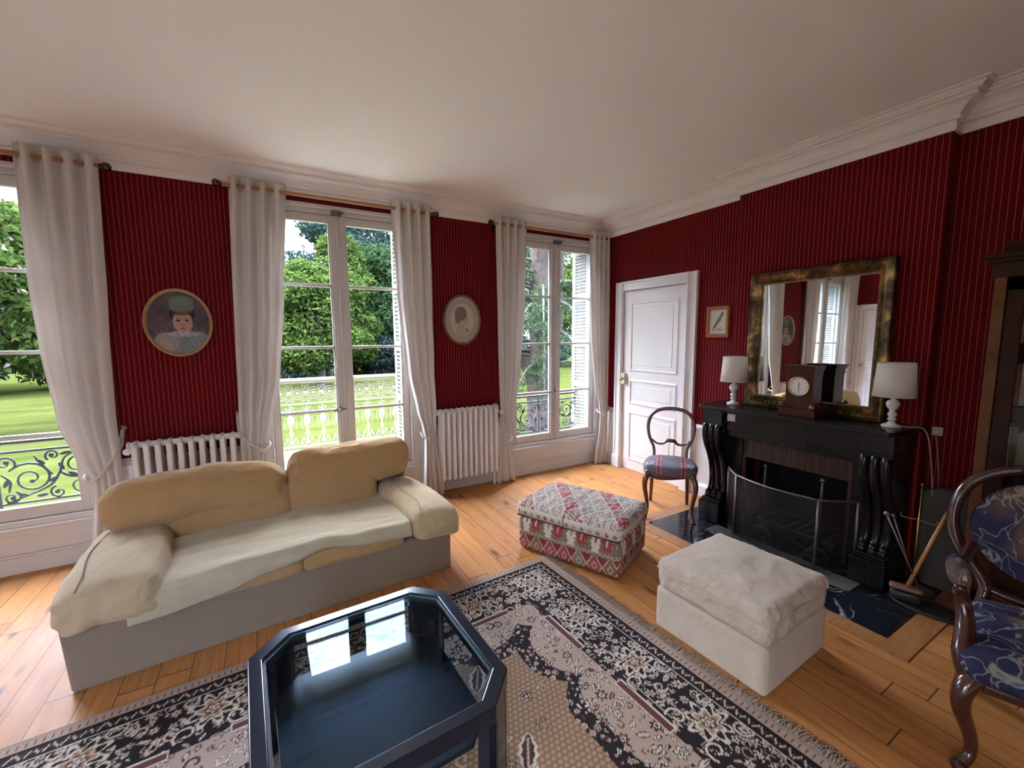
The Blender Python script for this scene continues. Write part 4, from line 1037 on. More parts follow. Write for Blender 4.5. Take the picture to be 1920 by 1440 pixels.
# fleece throw spread over the seat
def thr(u, v):
    x = .24+1.38*u; y0 = -.040
    L = .62*v; zt = .425+.012*math.sin(u*4.2)+.006*noise.noise(Vector((u*9, v*7, 3)))
    zt += .015*math.exp(-((u-.62)/.09)**2)
    drop = .125-.10*min(1, u/.65)**1.3+.012*math.sin(u*9)+.03*max(0, u-.8)*4
    if L < drop: y = y0-.004*math.sin(u*26)-.012*(1-abs(L/drop-.5)); z = zt-.03-(drop-L)
    elif L < drop+.04: q = (L-drop)/.04; y = y0+.035*q; z = zt-.03+.03*math.sin(q*PI/2)
    else: y = y0+.035+(L-drop-.04)*1.08; z = zt+.02*(L-drop)
    y += .003*noise.noise(Vector((u*20, v*12, 1)))
    z += .007*noise.noise(Vector((x*5, y*22, 2)))+.006*math.sin((y*3+x*1.2)*7)*max(0, .5-u)
    return (x, y, z)
o = mkobj('sofa_throw', MB().grid(thr, 110, 70), M['throw'], smooth=True)
tag(o, 'grey-cream fleece throw spread over the seat of the sofa', 'throw'); o.location = SF.location; o.rotation_euler = SF.rotation_euler
md = o.modifiers.new('s', 'SOLIDIFY'); md.thickness = .006; md.offset = 1

# ---------------------------------------------------------------- coffee table
t = thing('coffee_table', 'black octagonal coffee table with inset glass top and lower shelf', 'table', (.264, 1.478, .012), math.radians(2.8))
S_, CUT, H_ = .395, .117, .42-.012
def octa(s, c): return [(-s+c, -s), (s-c, -s), (s, -s+c), (s, s-c), (s-c, s), (-s+c, s), (-s, s-c), (-s, -s+c)]
def ring8(mb, o1, o2, z0, z1):
    vs = [(x, y, z) for z in (z0, z1) for x, y in o1]+[(x, y, z) for z in (z0, z1) for x, y in o2]
    fs = []
    for i in range(8):
        j = (i+1) % 8; fs += [(i, j, 8+j, 8+i), (16+j, 16+i, 24+i, 24+j), (8+i, 8+j, 24+j, 24+i), (j, i, 16+i, 16+j)]
    return mb.add(vs, fs)
m = ring8(MB(), octa(S_, CUT), octa(S_-.048, CUT-.020), H_-.062, H_); mkobj('top_frame', m, M['black_lacquer'], t, bevel=.005, seg=3)
m = ring8(MB(), octa(S_-.046, CUT-.019), octa(S_-.058, CUT-.024), H_-.03, H_-.012); mkobj('rebate', m, M['steel'], t)
m = MB().prism(octa(S_-.051, CUT-.021), H_-.013, H_-.006); gt = mkobj('glass_top', m, None, t, mats=[M['table_glass'], M['glass_edge']], fm=[0, 0]+[1]*8)
m = MB().prism(octa(S_-.075, CUT-.03), .215, .235); mkobj('shelf', m, M['black_wood'], t, bevel=.003)
for sx in (-1, 1):
    for sy in (-1, 1):
        m = MB().box(-.075, .075, -.013, .013, 0, H_-.055); m.box(-.075, -.050, -.013, .05, 0, H_-.055) ; m.box(.050, .075, -.013, .05, 0, H_-.055)
        c_ = S_-CUT/2-.012
        ang = math.atan2(sy, sx)+PI/2
        m.xf(Matrix.Translation((sx*c_, sy*c_, 0)) @ Matrix.Rotation(ang, 4, 'Z')); mkobj('leg', m, M['black_lacquer'], t, bevel=.003)

# ---------------------------------------------------------------- rug
def stamp(img, X, Y, px, x, y, r, kind, cols):
    n = int(r/px)+2; i0 = int((x-X[0])/px); j0 = int((y-Y[0])/px)
    ia, ib, ja, jb = max(0, i0-n), min(len(X), i0+n+1), max(0, j0-n), min(len(Y), j0+n+1)
    if ia >= ib or ja >= jb: return
    dx = X[ia:ib][None, :]-x; dy = Y[ja:jb][:, None]-y; d = np.hypot(dx, dy)/r; a = np.arctan2(dy, dx)
    sub = img[ja:jb, ia:ib]
    if kind[0] == 'rose':
        _, p, ph = kind; e = .78+.22*np.cos(p*a+ph)
        sub[d < e] = cols[0]; sub[d < e*.80] = cols[1]; sub[d < e*.50] = cols[2]; sub[d < .20] = cols[3]
    elif kind[0] == 'leaf':
        _, an, asp = kind; u = (dx*math.cos(an)+dy*math.sin(an))/r; v = (-dx*math.sin(an)+dy*math.cos(an))/r/asp
        wv = np.abs(v)+.12*np.sin(u*14)*np.abs(v); e = 1-u*u
        sub[(wv < e) & (np.abs(u) < 1)] = cols[0]; sub[(wv < e*.68-.05) & (np.abs(u) < .9)] = cols[1]; sub[(np.abs(v) < .12) & (np.abs(u) < .7)] = cols[2]
    elif kind[0] == 'curl':
        _, ph, w_ = kind; th = (a-ph) % (2*PI); rr = .25+.75*th/(2*PI)
        sub[np.abs(d-rr) < w_] = cols[0]; sub[np.abs(d-rr) < w_*.55] = cols[1]
RL, RWd, PXL = 3.5, 2.5, .005
BK, DK, CR, PK, TN, MR = [np.array(c_) for c_ in ((.016, .010, .010), (.070, .030, .024), (.60, .51, .41), (.44, .32, .245), (.34, .21, .125), (.115, .040, .034))]
def rug_image():
    X = np.arange(-RL/2, RL/2+1e-6, PXL); Y = np.arange(-RWd/2, RWd/2+1e-6, PXL)
    XX, YY = np.meshgrid(X, Y); img = np.zeros((len(Y), len(X), 3)); rg = np.random.default_rng(3)
    D = np.minimum(RL/2-np.abs(XX), RWd/2-np.abs(YY))
    img[:] = BK
    inner = D > .40
    # field: a rectangle with lobed outline
    ang = np.arctan2(YY, XX)
    DX, DY = RL/2-np.abs(XX), RWd/2-np.abs(YY); S_ = np.where(DX < DY, DY, DX)
    F = D-(.645-.10*(1-np.abs(np.sin(PI*(S_-.97)/.40)))**1.5)
    def FG(x, y):
        a_, b_ = RL/2-abs(x), RWd/2-abs(y); d = min(a_, b_); q_ = max(a_, b_)
        return d-(.645-.10*(1-abs(math.sin(PI*(q_-.97)/.40)))**1.5)
    img[inner] = PK*.9
    allst = []
    def scatter(mask_fn, n, rr, kinds, pal, mind=.75):
        pts = []
        tries = 0
        while len(pts) < n and tries < n*14:
            tries += 1; x = rg.uniform(-RL/2, RL/2); y = rg.uniform(-RWd/2, RWd/2)
            if not mask_fn(x, y): continue
            r = rg.uniform(*rr)
            if any((x-a)**2+(y-b2)**2 < ((r+c)*mind)**2 for a, b2, c in pts[-900:]): continue
            pts.append((x, y, r))
        for (x, y, r) in pts:
            k = kinds[rg.integers(len(kinds))]; pc = pal[rg.integers(len(pal))]
            kd = ('rose', int(rg.integers(5, 8)), rg.uniform(0, 6)) if k == 'r' else (('leaf', rg.uniform(0, PI), .45) if k == 'l' else ('curl', rg.uniform(0, 6), .16))
            stamp(img, X, Y, PXL, x, y, r, kd, pc)
    dd = lambda x, y: min(RL/2-abs(x), RWd/2-abs(y))
    FF = lambda x, y: ((abs(x)/(RL/2-.56))**1.7+(abs(y)/(RWd/2-.50))**1.7)**(1/1.7)
    p1 = [(CR, PK, DK, CR), (BK, CR, PK, MR), (CR, TN, MR, CR), (PK, CR, BK, PK), (DK, PK, CR, DK), (CR, BK, CR, PK)]
    # inner pale ground: vines and flowers
    scatter(lambda x, y: dd(x, y) > .37 and FG(x, y) < -.04, 1500, (.014, .036), 'rrlc', [(BK, CR, DK, CR), (DK, PK, CR, BK), (BK, MR, CR, BK), (MR, CR, BK, PK)], .8)
    # long brown bars parallel to the border
    for sx in (-1, 1):
        for d0 in (.70, 1.245, 1.80):
            yc = RWd/2-d0; m_ = (np.abs(XX-sx*(RL/2-.392)) < .022) & (np.abs(YY-yc) < .15); img[m_] = CR; img[(np.abs(XX-sx*(RL/2-.392)) < .016) & (np.abs(YY-yc) < .145)] = MR
            m_ = (np.abs(XX-sx*(RL/2-.345)) < .004) & (np.abs(YY-yc) < .16); img[m_] = CR
    for sy in (-1, 1):
        for d0 in (.70, 1.245, 1.75, 2.25, 2.8):
            xc = RL/2-d0; img[(np.abs(YY-sy*(RWd/2-.392)) < .022) & (np.abs(XX-xc) < .15)] = CR; img[(np.abs(YY-sy*(RWd/2-.392)) < .016) & (np.abs(XX-xc) < .145)] = MR
    # dark garland round the field
    m_ = np.abs(F) < .042; img[m_] = BK
    scatter(lambda x, y: abs(FG(x, y)) < .045, 1300, (.009, .022), 'rrl', [(MR, CR, PK, DK), (BK, MR, CR, BK), (MR, PK, DK, CR), (BK, CR, MR, CR), (BK, CR, BK, CR)], .72)
    # field: tan honeycomb
    fm = (F > .042); hx = XX/.026; hy = YY/.026/.866; row = np.floor(hy); fx = (hx+.5*(row % 2)) % 1-.5; fy = hy % 1-.5
    hexd = np.hypot(fx, fy); fc = TN*1.12+(TN*.62-TN*1.12)*np.clip((hexd-.30)/.14, 0, 1)[..., None]; img[fm] = fc[fm]
    scatter(lambda x, y: FG(x, y) > .14, 20, (.05, .085), 'l', [(BK, CR, MR, CR), (CR, DK, PK, BK)], 1.7)
    scatter(lambda x, y: FG(x, y) > .10, 90, (.018, .032), 'rlc', [(CR, BK, PK, CR), (BK, PK, BK, CR), (CR, PK, MR, CR)], 1.5)
    # centre medallion
    cm_ = (np.abs(XX)/.55)**1.6+(np.abs(YY)/.38)**1.6+.08*np.abs(np.sin(ang*8)); img[cm_ < 1.0] = BK; img[cm_ < .9] = PK
    scatter(lambda x, y: (abs(x)/.5)**1.6+(abs(y)/.34)**1.6 < 1, 120, (.02, .045), 'rlc', p1, .8)
    # main border
    mb_ = (D > .125) & (D <= .33); img[mb_] = BK
    scatter(lambda x, y: .135 < dd(x, y) < .345, 2100, (.014, .034), 'rrlc', p1, .72)
    per = [(sx*(RL/2-.235), y) for sx in (-1, 1) for y in np.linspace(-RWd/2+.27, RWd/2-.27, 6)]+[(x, sy*(RWd/2-.235)) for sy in (-1, 1) for x in np.linspace(-RL/2+.27, RL/2-.27, 8)]
    for i, (x, y) in enumerate(per):
        stamp(img, X, Y, PXL, x, y, .105, ('rose', 8, i), (CR, BK, PK, MR)); stamp(img, X, Y, PXL, x, y, .070, ('rose', 6, 1), (CR, TN, MR, CR)); stamp(img, X, Y, PXL, x, y, .034, ('rose', 5, 2), (BK, CR, MR, CR))
        for q in range(4): an = q*PI/2+PI/4; stamp(img, X, Y, PXL, x+.125*math.cos(an), y+.125*math.sin(an), .045, ('curl', an, .2), (BK, CR))
        img[(D > .122) & (D < .130)] = CR
    # guard stripes
    g = (D > .062) & (D <= .122); img[g] = CR*.8
    s_ = np.where(RL/2-np.abs(XX) < RWd/2-np.abs(YY), YY, XX); tt = (D-.092)/.026; wv = np.sin(s_*2*PI/.075)
    img[g] = BK; wv2 = np.sin(s_*2*PI/.052); img[g & (np.abs(tt-.55*wv2) < .26) & (np.cos(s_*2*PI/.026) > -.5)] = CR*.9; img[g & (np.abs(np.abs(s_/.052 % 1-.5)-.25) < .06) & (np.abs(tt) < .3)] = MR
    img[(D > .112) & (D < .122)] = BK; img[(D > .058) & (D < .066)] = BK
    ed_ = D <= .058; img[ed_] = PK*.95; img[(D < .058) & (np.abs(np.sin(s_*2*PI/.05)) < .35) & (np.abs(D-.035) < .012)] = MR; img[(D < .016)] = PK*.8
    img *= (1+.10*(rg.random(img.shape[:2])-.5))[..., None]
    return X, Y, img
X_, Y_, img = rug_image()
RC = (1.640, 2.425)    # far right corner of the rug on the floor
rr = math.radians(3.0)
cx_ = RC[0]-RL/2*math.cos(rr)+RWd/2*math.sin(rr); cy_ = RC[1]-RL/2*math.sin(rr)-RWd/2*math.cos(rr)
RUG = thing('rug', 'large brown and cream floral rug under the coffee table', 'rug', (cx_, cy_, 0), rr)
nx, ny = len(X_), len(Y_)
XX, YY = np.meshgrid(X_, Y_); co = np.stack([XX.ravel(), YY.ravel(), np.full(nx*ny, .0115)+.0006*np.sin(XX.ravel()*3)*np.sin(YY.ravel()*4)], 1)
me = bpy.data.meshes.new('pile'); me.vertices.add(nx*ny); me.vertices.foreach_set('co', co.ravel())
ii, jj = np.meshgrid(np.arange(nx-1), np.arange(ny-1)); a_ = (jj*nx+ii).ravel(); q = np.stack([a_, a_+1, a_+1+nx, a_+nx], 1)
nf = len(q); me.loops.add(nf*4); me.loops.foreach_set('vertex_index', q.ravel()); me.polygons.add(nf); me.polygons.foreach_set('loop_start', np.arange(nf)*4); me.polygons.foreach_set('loop_total', np.full(nf, 4)); me.update(calc_edges=True); me.validate()
at = me.color_attributes.new('Col', 'FLOAT_COLOR', 'POINT'); buf = np.ones((nx*ny, 4)); buf[:, :3] = np.clip(img.reshape(-1, 3), 0, 1); at.data.foreach_set('color', buf.ravel())
me.materials.append(M['rug']); po = bpy.data.objects.new('pile', me); col.objects.link(po); po.parent = RUG
mkobj('rug_edge', MB().box(-RL/2, RL/2, -RWd/2, RWd/2, .001, .0108), M['fringe'], RUG)
fg = MB()
for i in range(330):
    y = -RWd/2+RWd*(i+.5)/330+random.uniform(-.003, .003)
    for k in range(2):
        L_ = random.uniform(.035, .085); dy = random.uniform(-.02, .02); dz = random.uniform(0, .012)
        fg.tube([(RL/2-.004, y, .009), (RL/2+L_*.4, y+dy*.4, .006+dz), (RL/2+L_*.8, y+dy, .004+dz*.4), (RL/2+L_, y+dy*1.4+random.uniform(-.01, .01), .003)], [.0022, .0018, .0016, .0010], 4)
fo = mkobj('fringe', fg, M['fringe'], RUG); fo['kind'] = 'stuff'

# ---------------------------------------------------------------- kilim ottoman
KR, KT, KW, KB, KG = [np.array(c_) for c_ in ((.36, .06, .065), (.50, .41, .32), (.66, .61, .52), (.19, .12, .085), (.25, .215, .18))]
def tri(x): return np.abs(((x) % 1)-.5)*2
def kilim_side(s, z):
    """s along the side in metres, z height in metres"""
    n = len(s); c = np.ones((n, 3))*KB
    # lower diamonds z .0-.125
    u = s/.115; v = (z-.065)/.105; dmd = tri(u)+np.abs(v)*1.0 ; cell = np.floor(u+.5).astype(int)
    low = z < .135
    pal = np.stack([KR, KG, KR*.8+KT*.1, KB*1.2, KR*1.1]); dcol = pal[cell % 5]
    c[low] = (KR*.65)[None]
    e = tri(u)-np.abs(v)*1.15
    inside = low & (e > .12); edge_ = low & (np.abs(e-.05) < .09)
    c[inside] = dcol[inside]; jag = low & (e > .12) & (e < .30+.08*np.sin(z*900)); c[jag] = (dcol*.75)[jag]
    c[edge_] = KT; ct = low & (e > .62); c[ct] = KT; ct = low & (e > .78); c[ct] = dcol[ct]*.8
    c[low & (z < .016)] = KT*.8; c[low & (z < .008)] = KG*.6
    st = (z >= .135) & (z < .160); c[st] = KT; c[st & (np.abs(np.sin(s*2*PI/.028)-((z-.147)/.009)) < .6)] = KB*.6; c[(z > .134) & (z < .138)] = KB*.5; c[(z > .157) & (z < .161)] = KT
    up = z >= .161; us = s/.185; fu = (us % 1)-.5; cu = np.floor(us).astype(int); h = (z-.161)/.11
    c[up] = np.where((np.sin(s*260) > 0)[:, None], KB*1.15, KG)[up]
    wdt = .16+.13*h+.03*np.sign(np.sin(h*22)); wm = up & (np.abs(fu+.22) < wdt*.75); c[wm] = KW
    rm = up & (np.abs(fu-.22) < .13+.09*h+.03*np.sign(np.sin(h*18+1))) & (h > .2); c[rm] = KR
    c[rm & (np.abs(fu-.22) < .03) & (h > .5)] = KW; c[wm & (np.abs(fu+.22) < .03) & (h > .6)] = KR
    return c
def kilim_top(x, y):
    n = len(x); c = np.ones((n, 3))*KG*1.3
    u = (x+y*.6)/.11; v = (y-x*.35)/.15
    lat = np.minimum(np.abs((x/.13+y/.17) % 1-.5), np.abs((x/.13-y/.17) % 1-.5)); cu = (np.floor(x/.13+y/.17+.5)+3*np.floor(x/.13-y/.17+.5)).astype(int)
    pal = np.stack([KG*1.25, KT*.9, KR*1.05, KG*1.5, KT*.75, KB*1.5]); c = pal[cu % 6]*1.05
    nz_ = np.sin(x*190+3*np.sin(y*70))*np.sin(y*150+2*np.sin(x*60)); c = np.where((nz_ > .45)[:, None], KW*.95, c); c = np.where((nz_ < -.62)[:, None], KR*.9, c)
    c[lat < .035] = KW*.95
    return c
t = thing('patterned_ottoman', 'kilim patterned red and beige storage ottoman with lid', 'ottoman', (1.965, 2.385, 0), math.radians(-65.6))
OL, OWd = .405, .275
def body(u, v):
    return None
o = mkobj('box', put(cushion(OL, OWd, .128, .045, 120, .004, .002, 6, 3), 0, 0, .136), M['kilim'], t, smooth=True)
def kb_(co):
    x, y, z = co.T; side = (np.abs(x)/OL > np.abs(y)/OWd); s = np.where(side, y+.8, x); return kilim_side(s, z)
paint(o, kb_)
o = mkobj('lid', put(cushion(OL+.012, OWd+.012, .062, .055, 120, .022, .006, 7, 5), 0, 0, .318), M['kilim'], t, smooth=True)
def kl(co):
    x, y, z = co.T; c = kilim_top(x, y); sd = z < .345
    s = np.where(np.abs(x)/OL > np.abs(y)/OWd, y+.8, x); f = (s/.058) % 1-.5; hh_ = (z-.305)/.03
    cs = np.ones((len(x), 3))*KW*.92; cs[(np.abs(f)+np.abs(hh_)*.5 < .32) & (np.sin(s*400) > -.5)] = KR*.9; alt = (np.floor(s/.058) % 2 == 0); cs[(np.abs(f)+np.abs(hh_)*.5 < .32) & alt] = KG
    cs[(z < .285) & (np.sin(s*330+z*300) > -.1)] = KB*.7; cs[z < .272] = KB
    c = np.where(sd[:, None], cs, c); c[np.abs(x) < .0035] = KR*.55; return c
paint(o, kl)
mkobj('piping', MB().tube([((OL-.004)*a, (OWd-.004)*b2, .268) for a, b2 in ((-1, -1), (1, -1), (1, 1), (-1, 1))], .005, 6, closed=True), M['black_iron'], t)

# ---------------------------------------------------------------- cream ottoman
t = thing('suede_ottoman', 'cream suede square ottoman with soft piped lid', 'ottoman', (2.075, 1.225, 0), math.radians(2.5))
m = cushion(.292, .296, .118, .022, 18, .002, .001, 5, 1); put(m, 0, 0, .119); mkobj('box', m, M['suede'], t, smooth=True)
def sq(q): return Vector((q.x, q.y, q.z))
m = cushion(.296, .300, .082, .040, 60, .030, .010, 13, 11, sp=.12); put(m, 0, 0, .315); mkobj('lid', m, M['suede'], t, smooth=True)
lp = [(.2975*a, .3015*b2, .345) for a, b2 in ((-1, -.86), (-.97, -.97), (-.86, -1), (.86, -1), (.97, -.97), (1, -.86), (1, .86), (.97, .97), (.86, 1), (-.86, 1), (-.97, .97), (-1, .86))]
mkobj('piping', MB().tube(lp, .0035, 6, closed=True), M['suede'], t, smooth=True)

# ---------------------------------------------------------------- balloon back chair
t = thing('balloon_back_chair', 'walnut balloon back chair with grey needlepoint seat before the fireplace', 'chair', (3.07, 2.50, 0), math.radians(-50))
# local: front = -y
def seatq(q):
    tp = 1+.10*(-q.y/.21); return Vector((q.x*tp, q.y, q.z+ (0)))
def rnd(q):
    a = math.atan2(q.y, q.x); R_ = math.hypot(q.x/.215, q.y/.205)
    k = 1.0/max(1.0, R_**.55) if R_ > 1 else 1; return Vector((q.x*k*(1+.08*(-q.y/.2)), q.y*k, q.z))
o = mkobj('seat', put(cushion(.225, .215, .042, .04, 90, .030, .002, 6, 2, squash=rnd), 0, -.01, .435), M['cushion_print'], t, smooth=True)
def needle(co):
    x, y, z = co.T; n = len(x); c = np.ones((n, 3))*np.array((.17, .16, .19)); zz = np.sin((np.abs(x)*1.0+y)*2*PI/.022); c[zz > .2] = (.075, .07, .085); c[zz < -.75] = (.30, .28, .30)
    for xc in (-.095, .105):
        d = np.abs(x-xc); c[d < .028] = (.27, .09, .11); c[d < .020] = (.34, .22, .23); c[d < .010] = (.22, .05, .07)
    d = np.abs(x)/.055+np.abs(y-.06)/.045; c[d < 1] = (.05, .05, .06); c[d < .8] = (.42, .40, .40); c[d < .5] = (.12, .11, .14); c[d < .25] = (.45, .42, .40)
    for sx in (-1, 1):
        d = np.hypot(x-sx*.17, y+.13); c[d < .035] = (.38, .33, .30); c[d < .018] = (.25, .1, .1)
    return c
paint(o, needle)
def apron(u, v):
    a = 2*PI*u; x, y = .222*math.cos(a), .205*math.sin(a); k = 1+.08*(-y/.2)
    zb_ = .372-.018*math.cos(2*a)*0-(.012 if y < 0 else 0)*math.cos(a*3)
    r = 1.0+.02*math.sin(v*PI); return (x*k*r, y*r-.01, zb_+(.425-zb_)*v)
ap = MB().grid(apron, 64, 6); oo = mkobj('apron', ap, M['walnut'], t, smooth=True); md = oo.modifiers.new('s', 'SOLIDIFY'); md.thickness = .018; md.offset = -1
for s in (-1, 1):
    pts = bez([(s*.175, -.165, .41), (s*.200, -.195, .36), (s*.205, -.205, .29), (s*.190, -.190, .19), (s*.180, -.182, .10), (s*.190, -.200, .035), (s*.197, -.212, .008)], 6)
    n = len(pts); mkobj('leg', MB().tube(pts, [.027-.013*min(1, i/(n*.7)) + (.004 if i > n*.9 else 0) for i in range(n)], 12), M['walnut'], t, smooth=True)
    kn = MB().sphere((s*.180, -.175, .405), .030, .028, .034, 14, 10); mkobj('knee', kn, M['walnut'], t, smooth=True)
    pts = bez([(s*.150, .155, .42), (s*.155, .170, .30), (s*.160, .195, .15), (s*.165, .235, .006)], 6); mkobj('leg', MB().tube(pts, [.019-.004*i/len(pts) for i in range(len(pts))], 12), M['walnut'], t, smooth=True)
# balloon back
bk = lambda x, z: (x, .165+.17*(z-.42), z)
pts = [bk(*p) for p in ((-.145, .415), (-.142, .50), (-.150, .56), (-.175, .61), (-.197, .68), (-.203, .76), (-.180, .845), (-.115, .900), (0, .920), (.115, .900), (.180, .845), (.203, .76), (.197, .68), (.175, .61), (.150, .56), (.142, .50), (.145, .415))]
cp = bez(pts, 7); n = len(cp)
mkobj('back_frame', MB().tube(cp, [.017+.007*math.exp(-((i/n-.5)/.25)**2) for i in range(n)], 12, flat=.75), M['walnut'], t, smooth=True)
pts = [bk(*p) for p in ((-.168, .625), (-.12, .590), (-.065, .590), (-.03, .618), (.03, .618), (.065, .590), (.12, .590), (.168, .625))]
cp = bez(pts, 6); n = len(cp); mkobj('back_rail', MB().tube(cp, [.013+.013*math.exp(-((i/n-.5)/.16)**2) for i in range(n)], 12, flat=.7), M['walnut'], t, smooth=True)
for s in (-1, 1): mkobj('scroll', MB().sphere(bk(s*.146, .435), .022, .02, .022, 12, 9), M['walnut'], t, smooth=True)

# ---------------------------------------------------------------- armchair at the right edge
t = thing('armchair', 'dark carved wooden armchair with navy floral upholstery at the right edge', 'armchair', (2.46, .195, 0), math.radians(-72.7))
mkobj('seat', put(cushion(.285, .265, .06, .055, 22, .045, .004, 6, 4, squash=lambda q: Vector((q.x*(1+.10*(-q.y/.26)), q.y, q.z))), 0, -.02, .41), M['floral'], t, smooth=True)
ra = []
rb = MB().box(-.27, .27, -.26, .225, .315, .365); rb.warp(lambda x, y, z: (x*(1+.10*(-y/.26)), y, z)); mkobj('seat_rail', rb, M['dark_walnut'], t, bevel=.018, seg=4)
for s in (-1, 1):
    pts = bez([(s*.27, -.235, .36), (s*.30, -.268, .31), (s*.300, -.270, .24), (s*.270, -.245, .14), (s*.262, -.245, .07), (s*.285, -.275, .025)], 6)
    n = len(pts); mkobj('leg', MB().tube(pts, [.036-.018*min(1, i/(n*.75)) for i in range(n)], 12), M['dark_walnut'], t, smooth=True)
    mkobj('foot', MB().sphere((s*.288, -.280, .022), .026, .030, .022, 12, 9), M['dark_walnut'], t, smooth=True)
    pts = bez([(s*.235, .215, .36), (s*.24, .24, .2), (s*.25, .30, .008)], 6); mkobj('leg', MB().tube(pts, [.025-.008*i/len(pts) for i in range(len(pts))], 12), M['dark_walnut'], t, smooth=True)
    # arm support curves up from the seat front, arm runs to the back
    pts = bez([(s*.285, -.235, .35), (s*.305, -.215, .42), (s*.300, -.150, .50), (s*.310, -.120, .57), (s*.325, -.130, .625)], 7); n = len(pts)
    mkobj('arm_support', MB().tube(pts, [.034-.012*i/n for i in range(n)], 12), M['dark_walnut'], t, smooth=True)
    pts = bez([(s*.325, -.165, .640), (s*.325, -.09, .640), (s*.318, .02, .645), (s*.290, .13, .67), (s*.268, .215, .70)], 7)
    mkobj('arm', MB().tube(pts, .020, 12), M['dark_walnut'], t, smooth=True)
    mkobj('arm_pad', put(cushion(.030, .105, .030, .028, 12, .01, .001, 6, 2), s*.325, -.055, .672), M['floral'], t, smooth=True)
bk = lambda x, z: (x, .235+.26*(z-.38), z)
pts = [bk(*p) for p in ((-.235, .36), (-.215, .46), (-.215, .52), (-.265, .60), (-.315, .70), (-.320, .82), (-.275, .93), (-.17, 1.00), (0, 1.03), (.17, 1.00), (.275, .93), (.320, .82), (.315, .70), (.265, .60), (.215, .52), (.215, .46), (.235, .36))]
cp = bez(pts, 7); mkobj('back_frame', MB().tube(cp, .028, 12, flat=.8), M['dark_walnut'], t, smooth=True)
cp2 = [Vector((p.x*1.0, p.y-.022, p.z)) for p in cp[10:-10]]; mkobj('back_moulding', MB().tube(cp2, .008, 8), M['dark_walnut'], t, smooth=True)
bp_ = MB()
def bpad(u, v):
    a = 2*PI*u; r = v; x = .270*r*math.cos(a); zc = .755+.215*r*math.sin(a); p = bk(x, zc); return (p[0], p[1]-.008-.045*(1-r**2.5), p[2])
mkobj('back_pad', bp_.grid(bpad, 48, 14), M['floral'], t, smooth=True)
mkobj('back_pad_rear', MB().grid(lambda u, v: (lambda p: (p[0], p[1]+.02, p[2]))(bk(.27*v*math.cos(2*PI*u), .755+.215*v*math.sin(2*PI*u))), 40, 4), M['floral'], t, smooth=True)
pts = [bk(*p) for p in ((-.225, .50), (-.1, .475), (.1, .475), (.225, .50))]; mkobj('lower_rail', MB().tube(bez(pts, 6), .020, 10), M['dark_walnut'], t, smooth=True)
mkobj('crest', put(cushion(.07, .018, .03, .016, 8, 0, .006, 30, 5), *bk(0, 1.045)), M['dark_walnut'], t, smooth=True)

# ---------------------------------------------------------------- outside: shutters, guards, balcony
def shutter(label, x, s):
    t = thing('window_shutter', label, 'shutter', (x, 4.40, .36), group='louvred shutters folded in the window reveals')
    y0, y1, z0, z1 = 4.195, 4.52, .36, 2.68; xa, xb = sorted((x, x-s*.028))
    m = MB().box(xa, xb, y0, y0+.05, z0, z1); m.box(xa, xb, y1-.06, y1, z0, z1)
    zr = [z0, .95, 1.52, 2.10, z1]
    for z in zr: m.box(xa, xb, y0+.05, y1-.06, z-(.05 if z > 1 else 0), z+(.05 if z < 2.5 else 0))
    mkobj('frame', m, M['shutter'], t, True, bevel=.003)
    sl = MB(); z = z0+.06
    while z < z1-.06:
        if all(abs(z-q) > .055 for q in zr):
            i = len(sl.v); sl.box(-.018, .018, y0+.05, y1-.06, -.004, .004); sl.xf(Matrix.Translation(((xa+xb)/2, 0, z)) @ Matrix.Rotation(s*math.radians(38), 4, 'Y'), i)
        z += .042
    o = mkobj('louvres', sl, M['shutter'], t, True)
    ba = MB().box(*sorted((x+s*.012, x+s*.016)), y0+.01, y1-.01, z0, z1)
for k, cx in enumerate(WX):
    nm = ['leftmost', 'middle', 'right'][k]
    shutter('white louvred shutter folded at the right side outside the %s window' % nm, cx+OW-.032, 1)
    shutter('white louvred shutter folded at the left side outside the %s window' % nm, cx-OW+.032, -1)

